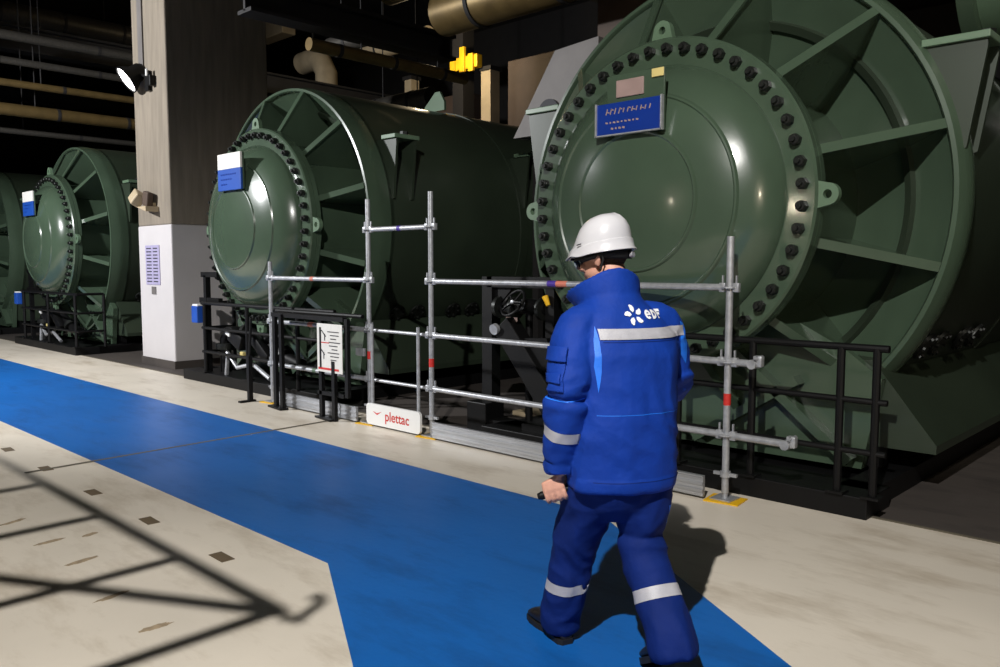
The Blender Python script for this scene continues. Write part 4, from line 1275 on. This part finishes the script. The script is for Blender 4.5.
# ---- white helmet
t = MB()
lev = [(0.0, 0.165), (0.22, 0.163), (0.45, 0.155), (0.64, 0.140), (0.79, 0.118), (0.89, 0.090), (0.935, 0.062), (0.952, 0.044), (0.985, 0.041), (0.998, 0.034), (1.005, 0.008), (1.06, 0.000), (1.066, -0.004)]
N = 72
rows = []
for s, z in lev:
    row = []
    if s == 0:
        row = [t.bm.verts.new(hp(0, -0.032, z * 0.94 + 0.014))]
    else:
        for k in range(N):
            a = 2 * math.pi * k / N           # 90 deg = front
            cx, sy = math.cos(a), math.sin(a)
            low = max(0.0, min(1.0, (0.075 - z) / 0.075))
            front = max(0.0, sy) ** 3
            x = cx * 0.112 * s
            y = -0.008 + sy * (0.128 if sy < 0 else 0.124) * s + front * 0.046 * low - 0.024 * max(0, z - 0.03) / 0.135
            side_notch = math.exp(-((abs(math.degrees(math.atan2(sy, abs(cx)))) - 46) / 12) ** 2) if sy > 0 else 0
            zz = z * 0.94 + 0.014 + 0.012 * front * low + 0.010 * side_notch * low * (z < 0.02) - 0.008 * low * max(0, -sy) * (z < 0.05)
            if abs(cx) < 0.22 and s > 0.3 and z > 0.06:
                zz += 0.004 * (1 - abs(cx) / 0.22)
            row.append(t.bm.verts.new(hp(x, y, zz)))
    rows.append(row)
for k in range(N):
    t.bm.faces.new((rows[0][0], rows[1][k], rows[1][(k + 1) % N]))
for r0, r1 in zip(rows[1:], rows[2:]):
    for k in range(N):
        t.bm.faces.new((r0[k], r1[k], r1[(k + 1) % N], r0[(k + 1) % N]))
hel = t.build('helmet', M['helmet'], man, 40)
sm = hel.modifiers.new('thickness', 'SOLIDIFY'); sm.thickness = 0.003; sm.offset = -1
t = MB()
for s in (-1, 1):
    t.box(hp(0.1065 * s, 0.040, 0.060), (0.006, 0.022, 0.004), HR @ Matrix.Rotation(R(14 * s), 4, 'Z'))
t.build('vent_slot', M['ink'], hel, 0)
t = MB(); rows = []
for z, k_ in ((-0.038, 0.99), (-0.012, 1.05), (0.012, 1.06)):
    row = []
    for k in range(48):
        a = 2 * math.pi * k / 48
        back = max(0.0, -math.sin(a))
        row.append(t.bm.verts.new(hp(math.cos(a) * 0.088 * k_, -0.012 + math.sin(a) * 0.106 * k_, z * (0.35 + 0.65 * back) + 0.004)))
    rows.append(row)
t.skinrings(rows, caps=False)
hb = t.build('headband', M['black_soft'], hel, 180)
sm = hb.modifiers.new('thickness', 'SOLIDIFY'); sm.thickness = 0.004
c = hp(0, -0.122, -0.018)
t = MB(); t.tube(c, c + (HR @ Vector((0, -0.014, 0))), 0.013, None, 18); t.build('ratchet_knob', M['galv'], hel, 30)
for s in (-1, 1):
    MB().path([hp(0.088 * s, -0.045, 0.012), hp(0.088 * s, -0.045, -0.02), hp(0.082 * s, -0.02, -0.06)], 0.004, 8).build('chin_strap', M['black_soft'], hel)
# ---- safety glasses
t = MB()
for s in (-1, 1):
    t.box(hp(0.078 * s, 0.035, 0.010), (0.006, 0.11, 0.016), HR @ Matrix.Rotation(R(3 * s), 4, 'Z'), 0.002)
t.box(hp(0, 0.112, 0.016), (0.13, 0.008, 0.010), HR, 0.002)
gl = t.build('safety_glasses', M['black'], man, 30)
for s in (-1, 1):
    t = MB(); ell(t, hp(0.036 * s, 0.106, -0.006), (0.034, 0.010, 0.024), HR @ Matrix.Rotation(R(-16 * s), 4, 'Z'), 18); t.build('lens', M['lens'], gl, 180)

# ---- torch in his left hand (a thing of its own)
mw = Matrix.Translation(PO) @ Matrix.Rotation(PYAW, 4, 'Z')
tw = mw @ TC
tr = empty('torch', tw, 'black hand torch held in the left hand of the person', 'torch')
td = (mw.to_3x3() @ TD).normalized()
MB().tube(td * 0.062, td * -0.060, 0.0165, None, 20).build('barrel', M['black'], tr)
MB().tube(td * 0.060, td * 0.074, 0.0150, 0.012, 18).build('end_cap', M['black'], tr)
hd = MB(); hd.tube(td * -0.054, td * -0.066, 0.017, 0.024, 24); hd.tube(td * -0.066, td * -0.088, 0.024, 0.026, 24)
hd.build('head', M['black'], tr, 40)
MB().tube(td * -0.088, td * -0.091, 0.020, None, 24).build('lens', M['bolt'], tr)
e1 = td.cross(Vector((0, 0, 1))).normalized(); e2 = e1.cross(td)
MB().path([td * -0.076 + (e1 * math.cos(q * math.pi / 10) + e2 * math.sin(q * math.pi / 10)) * 0.0270 for q in range(21)], 0.0022, 8).build('grip_ring', M['bolt'], tr)
